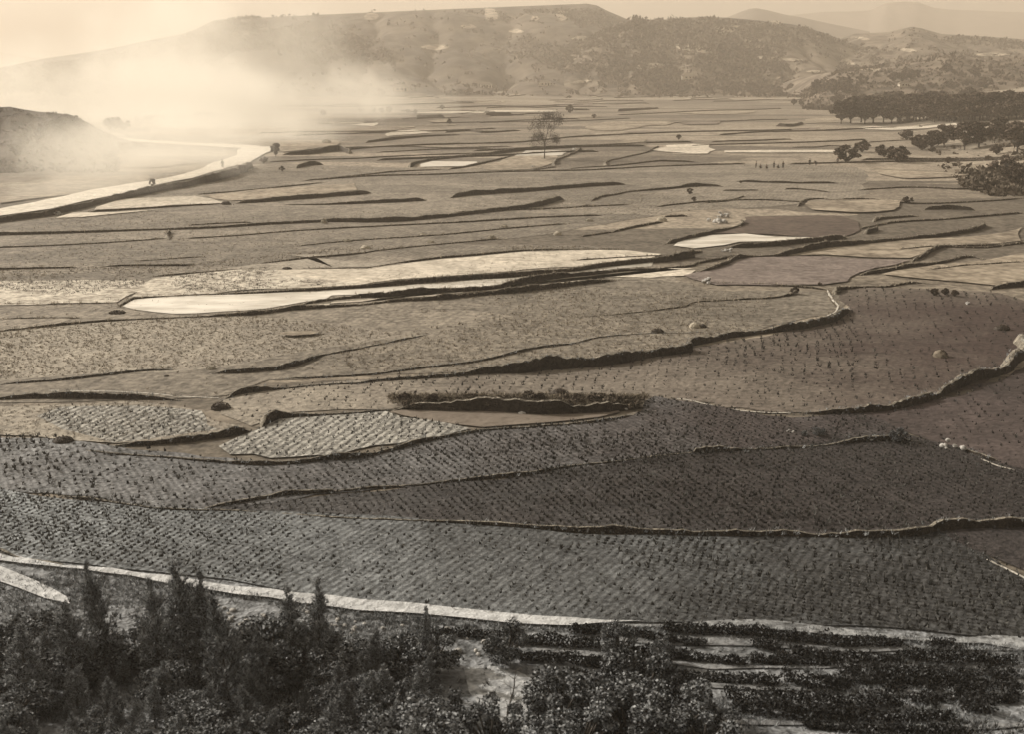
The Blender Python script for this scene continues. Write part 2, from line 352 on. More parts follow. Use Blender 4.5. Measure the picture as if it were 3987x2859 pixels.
SHEETS = [
 # broad tones first, details later (each sheet lies a little above the one before)
 ('rice_field', 'Z: -60,485 300,432 420,398 600,362 900,372 1240,372 1600,362 1900,370 1900,440 1500,470 1200,520 600,590 0,598 -60,598', 'mid'),
 ('rice_field', 'Z: -90,640 0,600 420,585 800,545 1300,545 1480,600 1560,640 1850,650 1850,690 1500,770 1100,818 600,845 500,880 -90,880', 'mid'),
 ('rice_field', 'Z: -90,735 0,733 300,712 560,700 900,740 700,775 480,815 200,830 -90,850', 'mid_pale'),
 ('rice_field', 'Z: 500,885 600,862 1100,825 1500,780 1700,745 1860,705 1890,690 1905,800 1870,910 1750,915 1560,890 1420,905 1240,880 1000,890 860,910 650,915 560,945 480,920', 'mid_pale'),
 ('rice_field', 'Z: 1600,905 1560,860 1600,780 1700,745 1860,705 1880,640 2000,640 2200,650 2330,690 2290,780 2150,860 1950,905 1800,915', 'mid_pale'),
 ('rice_field', 'Z: 1850,920 2000,905 2150,868 2330,790 2420,900 2420,1100 2268,1045 2100,990 2000,960', 'mid_dark'),
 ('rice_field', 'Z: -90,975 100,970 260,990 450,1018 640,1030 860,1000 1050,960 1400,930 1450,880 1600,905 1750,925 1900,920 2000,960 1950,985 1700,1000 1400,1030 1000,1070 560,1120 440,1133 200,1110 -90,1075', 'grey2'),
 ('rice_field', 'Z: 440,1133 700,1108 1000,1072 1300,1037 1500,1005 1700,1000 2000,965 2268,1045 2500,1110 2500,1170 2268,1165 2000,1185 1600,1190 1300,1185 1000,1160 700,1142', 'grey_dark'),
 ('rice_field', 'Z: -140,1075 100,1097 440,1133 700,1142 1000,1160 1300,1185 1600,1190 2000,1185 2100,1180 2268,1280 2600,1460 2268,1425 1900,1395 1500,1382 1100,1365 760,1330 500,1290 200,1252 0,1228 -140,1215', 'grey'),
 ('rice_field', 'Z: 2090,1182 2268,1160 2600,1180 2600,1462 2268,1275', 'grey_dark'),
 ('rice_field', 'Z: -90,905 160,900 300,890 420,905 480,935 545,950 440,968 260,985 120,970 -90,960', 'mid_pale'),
 ('paddy_strip', 'D: 400,1110 700,1110 1000,1125 1230,1150 1330,1230 1380,1270 1000,1320 700,1350 400,1260 250,1180', 'pale_rows'),
 ('paddy_strip', 'D: 1640,1262 1760,1195 2000,1175 2268,1162; E: 350,1142 430,1185 600,1215 850,1250 650,1300 400,1345 0,1418; D: 2000,1432 1700,1448 1450,1420 1400,1370 1500,1300', 'pale_rows'),
 ('paddy_strip', 'E: 350,1140 700,1120 1300,1150 1800,1130 1820,1160 1500,1205 1200,1225 950,1240 600,1205', 'brownf'),
 # pale and frozen plots
 ('frozen_paddy', 'D: 760,480 850,438 1100,420 1500,404 1800,390 2268,368; E: 400,352 800,318 1100,298 1500,262 1800,225 2000,200 2000,225 1800,240 1500,268 1300,285 1100,325 900,358 600,368 300,393 0,413; D: 2050,430 1900,455 1700,500 1400,522 1100,528 950,522 840,500', 'ice'),
 ('frozen_paddy', 'D: 2000,472 2268,445; E: 300,422 600,402 1000,382 1150,360 1500,298 1800,268 2000,255 2268,238; F: 0,240 200,252 150,285 0,295; E: 2000,300 1800,295 1500,318 1300,345 1200,360 900,385 650,415 300,435 0,457; D: 2050,482', 'pale'),
 ('pale_field', 'E: -400,250 250,238 500,205 700,180 900,162 1200,135 1500,125 1850,120 2080,150 2000,172 1800,190 1500,228 1100,262 800,282 400,312 0,345 -500,370', 'pale'),
 ('pale_field', 'D: -100,325 850,310 930,325 800,420 740,455 -100,468', 'mottled'),
 ('pale_field', 'D: 960,300 1300,270 1700,240 1800,290 2268,335 1500,385 850,420', 'mottled'),
 ('paddy_strip', 'D: 1840,245 2268,240; E: 0,240 250,232 500,195 200,205 -300,150 0,155; D: 2000,175 1600,215 1400,250', 'mid_pale'),
 ('frozen_paddy', 'C: 60,1555 150,1510 300,1485 500,1480 700,1495 900,1500 1050,1508 800,1520 500,1535 380,1550 200,1568', 'ice'),
 ('wet_field', 'C: 500,1370 800,1358 1100,1365 1220,1400 1230,1455 1100,1500 850,1495 650,1480 450,1475 300,1478 440,1440 500,1410', 'wet_dark'),
 ('rice_field', 'F: 150,290 280,255 420,205 520,175 700,168 1000,165 1300,180 1560,190 1500,225 1250,268 1180,330 1000,345 700,350 450,340 330,345 200,310', 'mauve'),
 ('pale_field', 'F: 720,150 1000,112 1300,80 1700,52 1990,28 2268,-20 2268,70 1900,92 1700,108 1620,150 1550,175 1300,165 1000,150 760,160', 'tan'),
 ('pale_field', 'F: 1700,215 2000,195 2400,120 2400,300 2100,345 1900,330 1700,320 1500,300 1350,275 1560,235', 'tan'),
 ('frozen_paddy', 'A: 660,1290 800,1255 1230,1240 1400,1280 1100,1298 800,1318 560,1328', 'pale'),
 ('frozen_paddy', 'A: 330,1378 460,1345 700,1340 1010,1325 800,1348 500,1370', 'pale'),
 ('paddy_strip', 'A: 1480,1268 1300,1238 1700,1195 2100,1165 2268,1160 2268,1205 1900,1235', 'tan'),
 ('frozen_paddy', 'K: 330,840 400,800 480,770 1030,765 980,800 930,830', 'ice'),
 ('pale_field', 'K: 0,935 330,842 930,835 870,870 830,930 560,1005 300,1015 0,1020', 'tan'),
 ('frozen_paddy', 'B: 540,1038 620,1020 910,1022 830,1050 560,1056', 'ice'),
 ('pale_field', 'K: 1660,690 1830,590 2000,600 2020,685', 'tan'),
 ('pale_field', 'B: 2080,917 2268,910; C: 270,915 260,970 0,975; B: 2268,970 2100,960 2040,950', 'pale'),
 ('pale_field', 'B: 345,860 400,825 500,820 620,838 500,850 400,858', 'pale'),
 ('pale_field', 'B: 130,790 150,782 290,775 250,797', 'pale'),
 ('pale_field', 'C: 1200,808 1300,798 1800,782 1960,788 1650,812 1250,818', 'pale'),
 ('pale_field', 'C: 890,748 1100,740 1150,770 900,778', 'tan'),
 ('pale_field', 'C: 370,950 1100,950 1100,963 370,965', 'pale'),
 ('pale_field', 'C: 1300,1060 1500,1075 1700,1085 2000,1040 2050,1075 1850,1120 1500,1130 1380,1100', 'tan'),
 ('pale_field', 'J: 0,435 350,425 350,445 0,465', 'tan'),
 ('pale_field', 'K: 1180,480 1500,410 2268,400 2268,430 1900,480 1500,520', 'tan'),
 ('pale_field', 'B: 900,695 1400,697 1400,706 900,706', 'pale'),
 ('pale_field', 'B: 530,700 960,705 940,716 530,716', 'pale'),
 ('pale_field', 'B: 1100,600 1380,530 1600,510 1640,525 1400,565 1250,600', 'tan'),
 ('paddy_strip', 'A: 0,1000 500,985 900,990 1250,1030 1000,1060 0,1060', 'tan'),
 ('paddy_strip', 'A: 0,1160 700,1120 950,1100 900,1150 0,1290', 'tan'),
 ('pale_field', 'A: 1760,915 1800,890 2100,885 2120,920 1780,962', 'tan'),
 ('pale_field', 'C: 870,1300 900,1275 1100,1265 1480,1270 1440,1330 1200,1345 950,1330', 'tan'),
 ('paddy_strip', 'D: 1740,664 1820,650 1930,645 2030,650 1960,662 1850,676', 'tan'),
]
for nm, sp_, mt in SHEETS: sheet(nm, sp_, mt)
sheet('bare_clearing', 'H: 820,1210 950,1190 1150,1220 1300,1290 1400,1380 1380,1500 1330,1640 1120,1640 1000,1500 880,1360', 'clearing', .03, fe=.03)
for bs in ['I: -400,995 0,1000 600,1020 1000,1062 1500,1075 2268,1085 2268,1110 1500,1095 1000,1090 500,1060 0,1050 -400,1030',
           'H: 1250,1085 1700,1112 2268,1150; I: 500,1190 1100,1180 1600,1190 2268,1195 2268,1215 1500,1200 1000,1210 600,1230 0,1195; H: 1700,1150 1250,1110',
           'I: -200,1300 300,1310 700,1330 1200,1345 1700,1355 2268,1372 2268,1408 1700,1385 1200,1365 700,1355 300,1340 -200,1325',
           'I: 1000,1265 1500,1270 2268,1285 2268,1310 1500,1300 1000,1285', 'I: 100,1530 700,1545 1500,1560 2268,1560 2268,1590 1500,1585 700,1570 100,1555']:
    sheet('grass_ledge', bs, 'ledge', .05, fe=.02)
# the dusty road with its fork, and the two paths at the foot of the slope
sheet('dirt_road', 'A: -200,1395 0,1335 400,1245 800,1165 960,1140 1200,1085 1340,1035 1420,1000 1500,960 1560,935 1700,928 1740,945 1640,985 1550,1030 1400,1075 1200,1130 940,1185 640,1255 330,1325 0,1370 -200,1430', 'road', .35, fe=.004)
sheet('dirt_road', 'A: 1640,925 1500,920 1150,903 900,882 700,862 500,870 300,905 500,885 700,878 900,900 1150,918 1500,938 1600,940', 'road', .33, fe=.004)
sheet('footpath', 'G: -300,420 0,497 150,528 400,568 700,593 900,618 1100,648 1300,665 1700,718 2268,792; H: 500,820 900,870 1300,902 1700,917 1950,932 1700,948 1500,958 1250,960 1100,945 800,922 500,890; G: 2268,852 1700,775 1300,718 1000,672 800,642 500,602 150,562 0,527 -300,460', 'path', .12, fe=.009)
sheet('path_verge', 'H: 1800,922 2080,935; I: 600,925 1490,1000 2268,1035 2600,1055 2600,1125 2268,1098 1800,1075 1490,1042 600,955; H: 2100,962 1750,955', 'verge', .10, fe=.009)
sheet('footpath', 'G: -200,520 0,592 200,655 330,705 440,765 420,820 300,765 150,705 0,655 -200,590', 'path', .10, fe=.012)

# ------------------------------------------------------------------ terrace banks
BANKPTS = []
def bank(spec, name='terrace_bank', tops='banktop', seed=0, topw=1.0, hmul=1.0, taper=True):
    pr = parse(spec); P = []; H = []
    for X, Y, t in pr:
        t = max(t, .9) * (1.2 if t > 3 else 1.05)
        p = at(X, Y + t / 2 * 2268 / 1024 * .9); P.append(p); H.append(px2m(p, t) * .92 * hmul)
    D = sum(p.length for p in P) / len(P); step = max(.45, D * .004)
    pts = catmull([(p.x, p.y, 0) for p in P], step); nf = n1(seed + 5); ng = n1(seed + 99); n = len(pts)
    if n < 3: return
    # which side faces away from the camera
    sgn = 0
    for i in range(n - 1):
        d = pts[i + 1][0] - pts[i][0]; nn = Vector((-d.y, d.x, 0)); sgn += nn.dot(pts[i][0].normalized())
    sgn = 1 if sgn > 0 else -1
    V = []; s = 0; cum = [0]
    for i in range(1, n): cum.append(cum[-1] + (pts[i][0] - pts[i - 1][0]).length)
    for i, (q, u) in enumerate(pts):
        a = pts[max(i - 1, 0)][0]; b_ = pts[min(i + 1, n - 1)][0]; d = (b_ - a).normalized(); nn = Vector((-d.y, d.x, 0)) * sgn
        k = int(u); fr = u - k; h = H[k] * (1 - fr) + H[min(k + 1, len(H) - 1)] * fr
        s = cum[i]
        kf = 1 if D < 150 else .5; h *= max(.25, 1 + .40 * kf * nf(s / max(1.6, step * 2.5)) + .26 * kf * (random.random() - .5))
        if taper: h *= smooth(-.3, min(2.5, cum[-1] * .12), s) * smooth(-.3, min(2.5, cum[-1] * .12), cum[-1] - s)
        off = .35 * h * ng(s / 3.0) + .08 * (random.random() - .5)
        tw = (.10 + .16 * h) * topw; z0 = hgt(q.x, q.y)
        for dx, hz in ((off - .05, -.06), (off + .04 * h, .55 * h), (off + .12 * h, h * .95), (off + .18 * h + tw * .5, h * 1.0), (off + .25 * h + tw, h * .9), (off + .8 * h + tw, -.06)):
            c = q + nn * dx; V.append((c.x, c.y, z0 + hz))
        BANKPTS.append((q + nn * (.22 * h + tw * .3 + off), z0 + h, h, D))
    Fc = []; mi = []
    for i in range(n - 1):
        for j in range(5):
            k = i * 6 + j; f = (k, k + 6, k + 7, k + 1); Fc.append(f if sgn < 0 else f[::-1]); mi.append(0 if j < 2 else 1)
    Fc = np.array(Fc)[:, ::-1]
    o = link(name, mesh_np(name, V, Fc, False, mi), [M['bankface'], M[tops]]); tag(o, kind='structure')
    return o
BANKS = """A: -100,1410,35 0,1385,35 330,1340,35 640,1270,30 940,1200,40 1150,1165,35 1400,1110,45 1500,1080,50 1600,1040,30
A: 540,1335,12 800,1320,12 1100,1300,12 1390,1285,8
A: 1480,1275,20 1700,1260,22 2000,1235,24 2268,1215,22; B: 240,1210,14
A: 1230,1225,8 1500,1205,8 1800,1175,8 2050,1150,6
A: 1780,1290,8 1900,1290,8; B: 0,1285,14 300,1270,20 590,1253,22
B: 730,1240,20 900,1215,28 1150,1200,26 1300,1190,24 1500,1175,20 1700,1160,20 1850,1155,18
A: -80,1478,22 0,1475,22 250,1470,18 600,1460,16 900,1450,12 1200,1440,14 1400,1430,16 1700,1410,18 2000,1395,18; B: 0,1390,22 300,1388,28 500,1378,24 750,1355,20 1000,1325,22 1200,1305,24 1350,1275,30 1450,1240,30
A: 1180,1420,8 1400,1408,8 1600,1400,8
A: -80,1562,9 0,1560,10 300,1550,8 600,1535,8 900,1515,8 1080,1500,8
A: 1075,1505,14 1062,1480,22 1075,1455,20
A: 1150,1505,10 1500,1485,8 1800,1460,8; B: 0,1440,10 300,1425,10 600,1410,10 900,1395,10 1300,1370,10 1700,1355,12
A: 1850,1555,6; B: 0,1528,8 300,1505,8 550,1490,8 800,1470,8 1100,1440,8 1480,1408,10
K: 1300,1400,25 1370,1365,30 1450,1340,28 1650,1310,20 1800,1280,18 2268,1240,30; C: 200,1165,20 380,1172,14
K: 480,1510,14 900,1495,12 1100,1480,12 1250,1450,25 1310,1440,30
B: 480,1045,22 560,1015,14 750,990,14 1000,965,16 1150,945,20 1320,930,20 1600,922,12 1980,917,11
B: 720,1065,12 830,1050,10 900,1035,12 1100,990,10 1150,978,8
K: 1190,735,40 1120,780,25 1000,830,20 880,880,25 845,930,45
K: 560,1012,14 700,990,14 870,965,20
K: 2160,712,24 2100,740,24 2000,785,16 1800,830,14 1650,865,14 1520,895,16 1500,935,40
K: 1000,995,8 1250,975,10 1500,960,15 1800,930,18 2100,895,20; C: 0,1012,14 200,1018,8
B: -200,1140,8 0,1120,8 200,1100,8 400,1080,8 700,1068,6
B: 880,1090,6 1240,1075,6
A: 1780,970,15 1950,960,25 2130,935,30 2200,960,20
A: 1870,1055,18 1960,1030,26 2040,1030,18
B: 200,895,14 400,870,16 600,855,12 800,848,8
B: 700,830,14 850,820,16 950,832,14 1180,820,8
B: 520,735,26 700,730,18
B: 950,720,24 1130,715,24
B: 1500,690,12 1620,690,10
B: 1790,695,16 1950,685,16 2050,680,8
C: 700,785,20 800,790,18 880,775,14
C: 450,1140,12 800,1150,14 1100,1150,14
J: 40,780,18 500,775,18
J: 820,760,26 1000,760,20 1400,800,20
J: 1000,970,35 1080,910,25 1250,885,15 1500,900,10 2100,915,8
C: 1320,1390,20 1380,1375,16 1600,1360,10
C: 1280,1465,25 1350,1440,20
C: 1640,1310,22 1800,1305,26 1960,1320,16
C: 230,1280,8 400,1265,10 510,1235,8
C: 0,1365,12 130,1358,12
B: 1750,1465,10 1850,1440,12 2080,1395,14
B: 2100,1362,12 2230,1358,12
B: 1560,1490,9 1760,1462,9
D: -80,240,14 0,238,14 500,228,12
D: 640,222,10 900,215,12 1150,215,14 1250,210,8
D: 1590,212,10 1800,185,10 2000,165,12 2268,140,12; E: 300,120,8 700,80,8 1100,45,8
D: 850,190,6 1150,170,6 1300,160,6
D: 940,288,12 1300,258,8 1600,238,8 1780,220,6
D: 1850,237,10 2268,238,10; E: 250,228,10 500,190,12 700,165,16 900,148,14 1200,122,10 1500,115,6 1850,112,6
D: -80,466,8 0,463,8 400,460,8 720,455,6
D: 740,478,18 800,450,14 850,428,14 1100,412,9 1500,395,10 1800,380,14 2268,350,22; E: 400,330,26 800,298,28 1100,280,28 1500,245,30 1800,205,30 2050,180,30 2268,140,45; F: 100,148,25 250,125,12
E: 1500,187,12 1800,168,12 2100,152,8
D: -80,640,12 0,632,12 300,600,14 600,573,12 900,555,12 1300,540,10 1600,520,20 1800,495,22 2000,480,22 2268,465,16; E: 400,440,18 650,425,24 1000,390,26 1200,370,34 1400,345,32 1600,325,24 1800,305,18
D: 1880,470,10 2050,435,20 2268,410,24; E: 300,405,28 600,380,28 900,370,28 1100,340,36 1200,310,36 1500,280,28 1800,250,18 2000,240,14 2268,218,12; F: 200,205,12 400,165,16 520,150,12
D: 0,555,8 300,548,8 520,552,5
F: 195,260,16 280,240,22 400,200,26 480,165,30 600,160,14 720,155,22 800,135,36 1000,95,40 1200,75,30 1400,60,24 1700,30,20 1850,10,22; C: 1980,1440,25 2030,1405,30
F: 390,98,16 500,90,28 700,78,28 900,60,24 1050,45,28 1150,30,24
C: 0,1530,22 150,1500,26 300,1465,20 430,1440,14 490,1415,20 500,1385,30
F: 1560,190,18 1640,150,22 1720,108,24 1800,95,14 2000,90,10 2268,75,8 2400,70,8
F: 1225,268,22 1400,250,20 1560,215,20 1700,205,18 1800,185,16 1920,160,14 2020,180,6
F: 1095,400,16 1085,385,35 1110,365,25 1250,355,10 1400,352,10 1550,325,16 1650,325,14
F: 2050,370,10 2150,345,25 2268,330,35 2400,310,35
D: 1390,1075,12 1480,1035,25 1560,1012,35 1620,1005,35 1800,995,18 2000,975,14 2268,962,14; E: 300,945,16 700,915,24 900,895,30 1000,885,36 1200,865,60 1350,840,70 1500,838,60 1700,825,55 1850,800,55 2000,780,42 2268,735,58; F: 150,715,45 400,665,35 600,640,22 750,615,40 900,595,45 1050,560,38 1120,525,35 1180,485,30
D: -80,985,12 0,970,12 400,940,14 700,905,14 900,885,12 1150,875,8
D: 1320,890,30 1500,890,22 1650,880,20 1750,870,24 1850,845,30 1950,810,28 2050,780,16 2268,745,10; E: 200,735,8 400,695,10 550,665,6 650,645,5
E: -400,940,8 0,920,10 300,900,12 600,860,14 900,825,12 1100,780,14 1300,735,16 1500,710,14 1700,670,8 2000,648,6 2268,642,6; F: 300,630,6
E: 1550,545,6 1750,530,6 1900,515,8 2200,480,10; F: 200,450,8 450,435,8 700,420,10 850,385,22
D: -100,1060,30 0,1055,30 200,1040,42 400,1040,42 600,1045,36 800,1050,28 1000,1060,18 1150,1070,10
D: 690,1362,14 900,1345,28 1100,1325,34 1300,1300,38 1450,1275,42 1590,1255,30
D: 1640,1242,30 1700,1200,46 1760,1175,36 1850,1172,16 2000,1165,12 2268,1152,10; E: 200,1145,8 400,1130,14
D: 480,1380,10 700,1410,14 1000,1430,16 1300,1455,20 1600,1470,24 1900,1460,26 2100,1435,26; E: 0,1440,30 200,1420,26 400,1370,28 600,1320,26 850,1275,20 1000,1260,12 1300,1240,12 1600,1215,14 1800,1180,20 1900,1150,20
G: 1200,215,14 1500,165,20 1800,110,26 2100,95,20; H: 0,100,12 300,70,14 600,50,10; E: 1000,1555,20 1200,1540,26 1500,1490,16 1800,1460,14 2000,1430,12 2268,1405,10; F: 200,1395,30 350,1385,34 500,1385,20 800,1375,14 1050,1355,12 1200,1330,24 1350,1320,28 1480,1310,40 1600,1330,10
G: 380,118,14 700,165,14 1000,205,14 1200,215,16 1500,220,12 1850,240,10; H: 0,262,12 300,272,16 600,285,16 900,298,20 1300,325,24 1600,345,32 2000,355,36; I: 0,360,34 500,365,38 900,370,36 1300,365,50 1600,350,55 1720,320,50 1850,305,55 2268,290,50 2500,285,50
F: 840,1145,10 1000,1150,24 1200,1135,40 1450,1110,50 1650,1060,50 1850,975,55 2050,910,50 2200,840,55 2268,790,55 2290,720,60 2250,650,60
F: 1840,1370,15 1950,1400,30 2060,1440,30 2120,1460,12
G: -150,450,40 0,480,36 60,500,28 150,520,18 400,555,8""".split('\n')
BANKS += ['Z: 700,398,3 820,389,3.5 960,386,3 1100,380,3.5 1300,376,3 1450,368,3 1650,362,3', 'Z: 1450,458,3 1560,446,3.5 1680,442,3 1800,447,3 1900,440,3.5 2050,450,3 2268,438,3', 'Z: 1900,508,3 1980,492,4 2080,486,3.5 2180,478,4 2268,470,4',
 'Z: 760,332,3 850,324,3 1000,318,3.5 1150,314,3 1280,302,3 1500,292,3 1800,286,2.5', 'Z: 1560,628,4 1650,628,4 1750,634,4 1840,642,4', 'Z: 1000,470,3 1200,462,3 1400,452,3', 'Z: 1900,420,3 2020,414,3 2140,418,3.5 2280,405,3', 'Z: 1980,555,4 2080,546,4 2180,548,3.5 2280,535,4', 'Z: 2050,600,4 2150,588,5 2280,580,5', 'Z: 640,300,2.4 800,294,2.6 950,290,2.6 1100,284,2.4']
for i, s_ in enumerate(BANKS): bank(s_, seed=i * 7)
PALEB = """F: 1032,365,12 1045,395,14 1070,430,16 1100,465,18 1095,495,16 1060,520,14 1000,545,8
F: 60,1062,10 130,1066,12 230,1088,12 330,1110,10
F: 400,1122,12 500,1138,14 640,1150,14 800,1150,10
F: 1900,1400,14 1960,1425,18 2050,1468,18 2150,1500,16 2268,1522,12 2400,1550,12
I: 1750,372,18 1900,450,20 2050,530,24 2268,635,26 2450,720,26
D: 1380,1050,14 1300,1052,12 1150,1048,8 900,1025,8 600,1012,8 200,1008,8
L: 940,1240,16 990,1290,16""".split('\n')
for i, s_ in enumerate(PALEB):
    bank(s_, 'pale_bank', 'palebank', 300 + i, topw=1.6, hmul=.35)

# ------------------------------------------------------------------ ridges
def fbm2(seed):
    r = np.random.default_rng(seed); W = []
    for o in range(6):
        for _ in range(4):
            a = r.random() * 6.28; f = 2 ** o; W.append((math.cos(a) * f, math.sin(a) * f, r.random() * 6.28, .5 ** o))
    W = np.array(W)
    return lambda x, y: float(np.sum(W[:, 3] * np.sin(W[:, 0] * x + W[:, 1] * y + W[:, 2]))) / 4
def ridge(name, crest, dist, base_d, mat, seed=0, amp=10, scl=90, rows=46, back=500, flat_keep=False, stepX=7):
    cr = [(X, Y) for X, Y, _ in parse(crest)]; xs = np.array([c[0] for c in cr]); ys = np.array([c[1] for c in cr])
    XX = np.arange(xs[0], xs[-1] + 1, stepX); f2 = fbm2(seed); V = []; surf = []
    nrow = rows + 8
    for X in XX:
        Y = float(np.interp(X, xs, ys)); d = ray(X, Y); d = d / d.y
        top = d * dist; tz = CAMZ + top.z; bx = top.x * base_d / dist
        for r_ in range(rows):
            u = r_ / (rows - 1); x = bx + (top.x - bx) * u; y = base_d + (dist - base_d) * u
            z = tz * (u ** 1.35 * .55 + smooth(0, 1, u) * .45)
            nz = f2(x / scl, y / scl); e = math.sin(math.pi * min(1, u)) ** .7
            gl = 1 - abs(math.sin(x / (scl * .55) + 2.2 * f2(y / (scl * 1.6) + 7, x / (scl * 1.6)))); g2 = 1 - abs(math.sin(x / (scl * .23) + 1.8 * f2(y / scl + 3, x / scl)))
            z += (amp * nz - amp * .7 * gl * gl * (1 - .4 * u) - amp * .4 * g2 * g2) * e * (.3 + min(1, tz / 60))
            lim = CAMZ + d.z * y - .002 * y * (1 - u) if u < 1 else tz
            z = min(z, lim); V.append((x, y, max(z, -.5 if r_ == 0 else -.5) if r_ else -.8))
        for r_ in range(8):
            u = (r_ + 1) / 8; y = dist + back * u
            V.append((top.x * (1 + .1 * u), y, tz * (1 - u ** 1.2) - .8 * u))
    Fc = []
    for i in range(len(XX) - 1):
        for j in range(nrow - 1):
            k = i * nrow + j; Fc.append((k, k + nrow, k + nrow + 1, k + 1))
    V = np.array(V); BV.append(BVHTree.FromPolygons([tuple(v) for v in V], Fc))
    o = link(name, mesh_np(name, V, Fc, True), M[mat]); tag(o, kind='structure')
    return V.reshape(len(XX), nrow, 3)[:, :rows]
R = {}
R['far'] = ridge('distant_mountains', 'Z: 1650,60 1720,45; C: 800,95 1000,75 1150,72 1300,65 1350,40 1400,18 1500,10 1600,14 1700,50 1800,60 2000,68 2268,78 2500,90 2900,90', 3600, 2900, 'farhill', 3, 14, 300)
ridge('distant_range', 'Z: -500,110 -200,105 0,116 60,126 160,136 400,140', 3800, 3000, 'farhill', 4, 10, 300)
R['peak'] = ridge('distant_peak', 'C: 200,140 400,108 480,75 540,55 580,52 640,62 760,92 860,108 1050,150 1300,200', 2500, 2000, 'farhill', 5, 12, 200)
R['main'] = ridge('mountain', 'Z: -700,200 -300,160 0,150 100,129 180,118 250,106 300,95 400,76 435,64 470,46 480,44 700,33 1000,20 1200,12 1300,8 1322,12 1345,24 1400,47 1450,56 1560,75 1700,120 1900,150', 1750, 1080, 'hill', 6, 20, 120, rows=70, stepX=6)
R['two'] = ridge('scarred_hill', 'Z: 1250,120 1340,70 1400,46; B: 1800,118 1900,108 2000,125 2100,122 2200,112 2268,120; C: 100,112 250,105 400,112 500,120 620,132 800,152 900,175 1000,205 1150,262 1400,330 1700,420', 1450, 1020, 'hill_bare', 8, 12, 80, rows=60, stepX=5)
R['right'] = ridge('wooded_hill', 'C: 650,570 800,500 900,430 1000,330 1080,262 1150,228 1200,212 1400,205 1560,168 1620,178 1750,215 2000,228 2268,248 2500,250 2900,240', 1600, 1000, 'hill_r', 9, 12, 80, rows=60)
R['right2'] = ridge('low_hill', 'C: 880,600 1000,500 1100,450 1300,430 1500,400 1700,350 1780,330 1850,345 2000,370 2268,350 2600,350', 1000, 740, 'hill_r', 10, 6, 60, rows=40)
R['knoll'] = ridge('left_knoll', 'A: -900,600 -400,640 0,676 60,672 150,690 250,705 350,712 450,738 520,770 600,815 660,850 730,900', 360, 300, 'knoll', 12, 3.2, 14, rows=46, back=70, stepX=3)
R['low'] = ridge('low_rise', 'Z: 240,262 280,248 330,252 400,248 480,246 560,247 640,262 700,270', 720, 660, 'brownf', 13, 2, 30, rows=24, back=60)

# ------------------------------------------------------------------ foliage primitives
def leafquads(C, size, rng, up=0.0, asp=.6):
    n = len(C); C = np.asarray(C); a = rng.normal(size=(n, 3)); a[:, 2] += up * 2; a /= np.linalg.norm(a, axis=1)[:, None]
    b_ = np.cross(a, rng.normal(size=(n, 3))); b_ /= np.linalg.norm(b_, axis=1)[:, None]
    s = (size * rng.uniform(.6, 1.4, n))[:, None]
    V = np.stack([C - a * s, C + b_ * s * asp, C + a * s, C - b_ * s * asp], 1).reshape(-1, 3)
    return V, np.arange(n * 4).reshape(n, 4)
def tubes(segs, sides=5):      # segs: (p0, p1, r0, r1)
    V = []; Fc = []
    for p0, p1, r0, r1 in segs:
        p0 = Vector(p0); p1 = Vector(p1); d = (p1 - p0).normalized(); u = d.orthogonal().normalized(); v_ = d.cross(u); k = len(V)
        for p, r_ in ((p0, r0), (p1, r1)):
            for i in range(sides):
                a = i * 2 * math.pi / sides; V.append(p + u * math.cos(a) * r_ + v_ * math.sin(a) * r_)
        for i in range(sides): j = (i + 1) % sides; Fc.append((k + i, k + j, k + sides + j, k + sides + i))
    return [tuple(x) for x in V], Fc
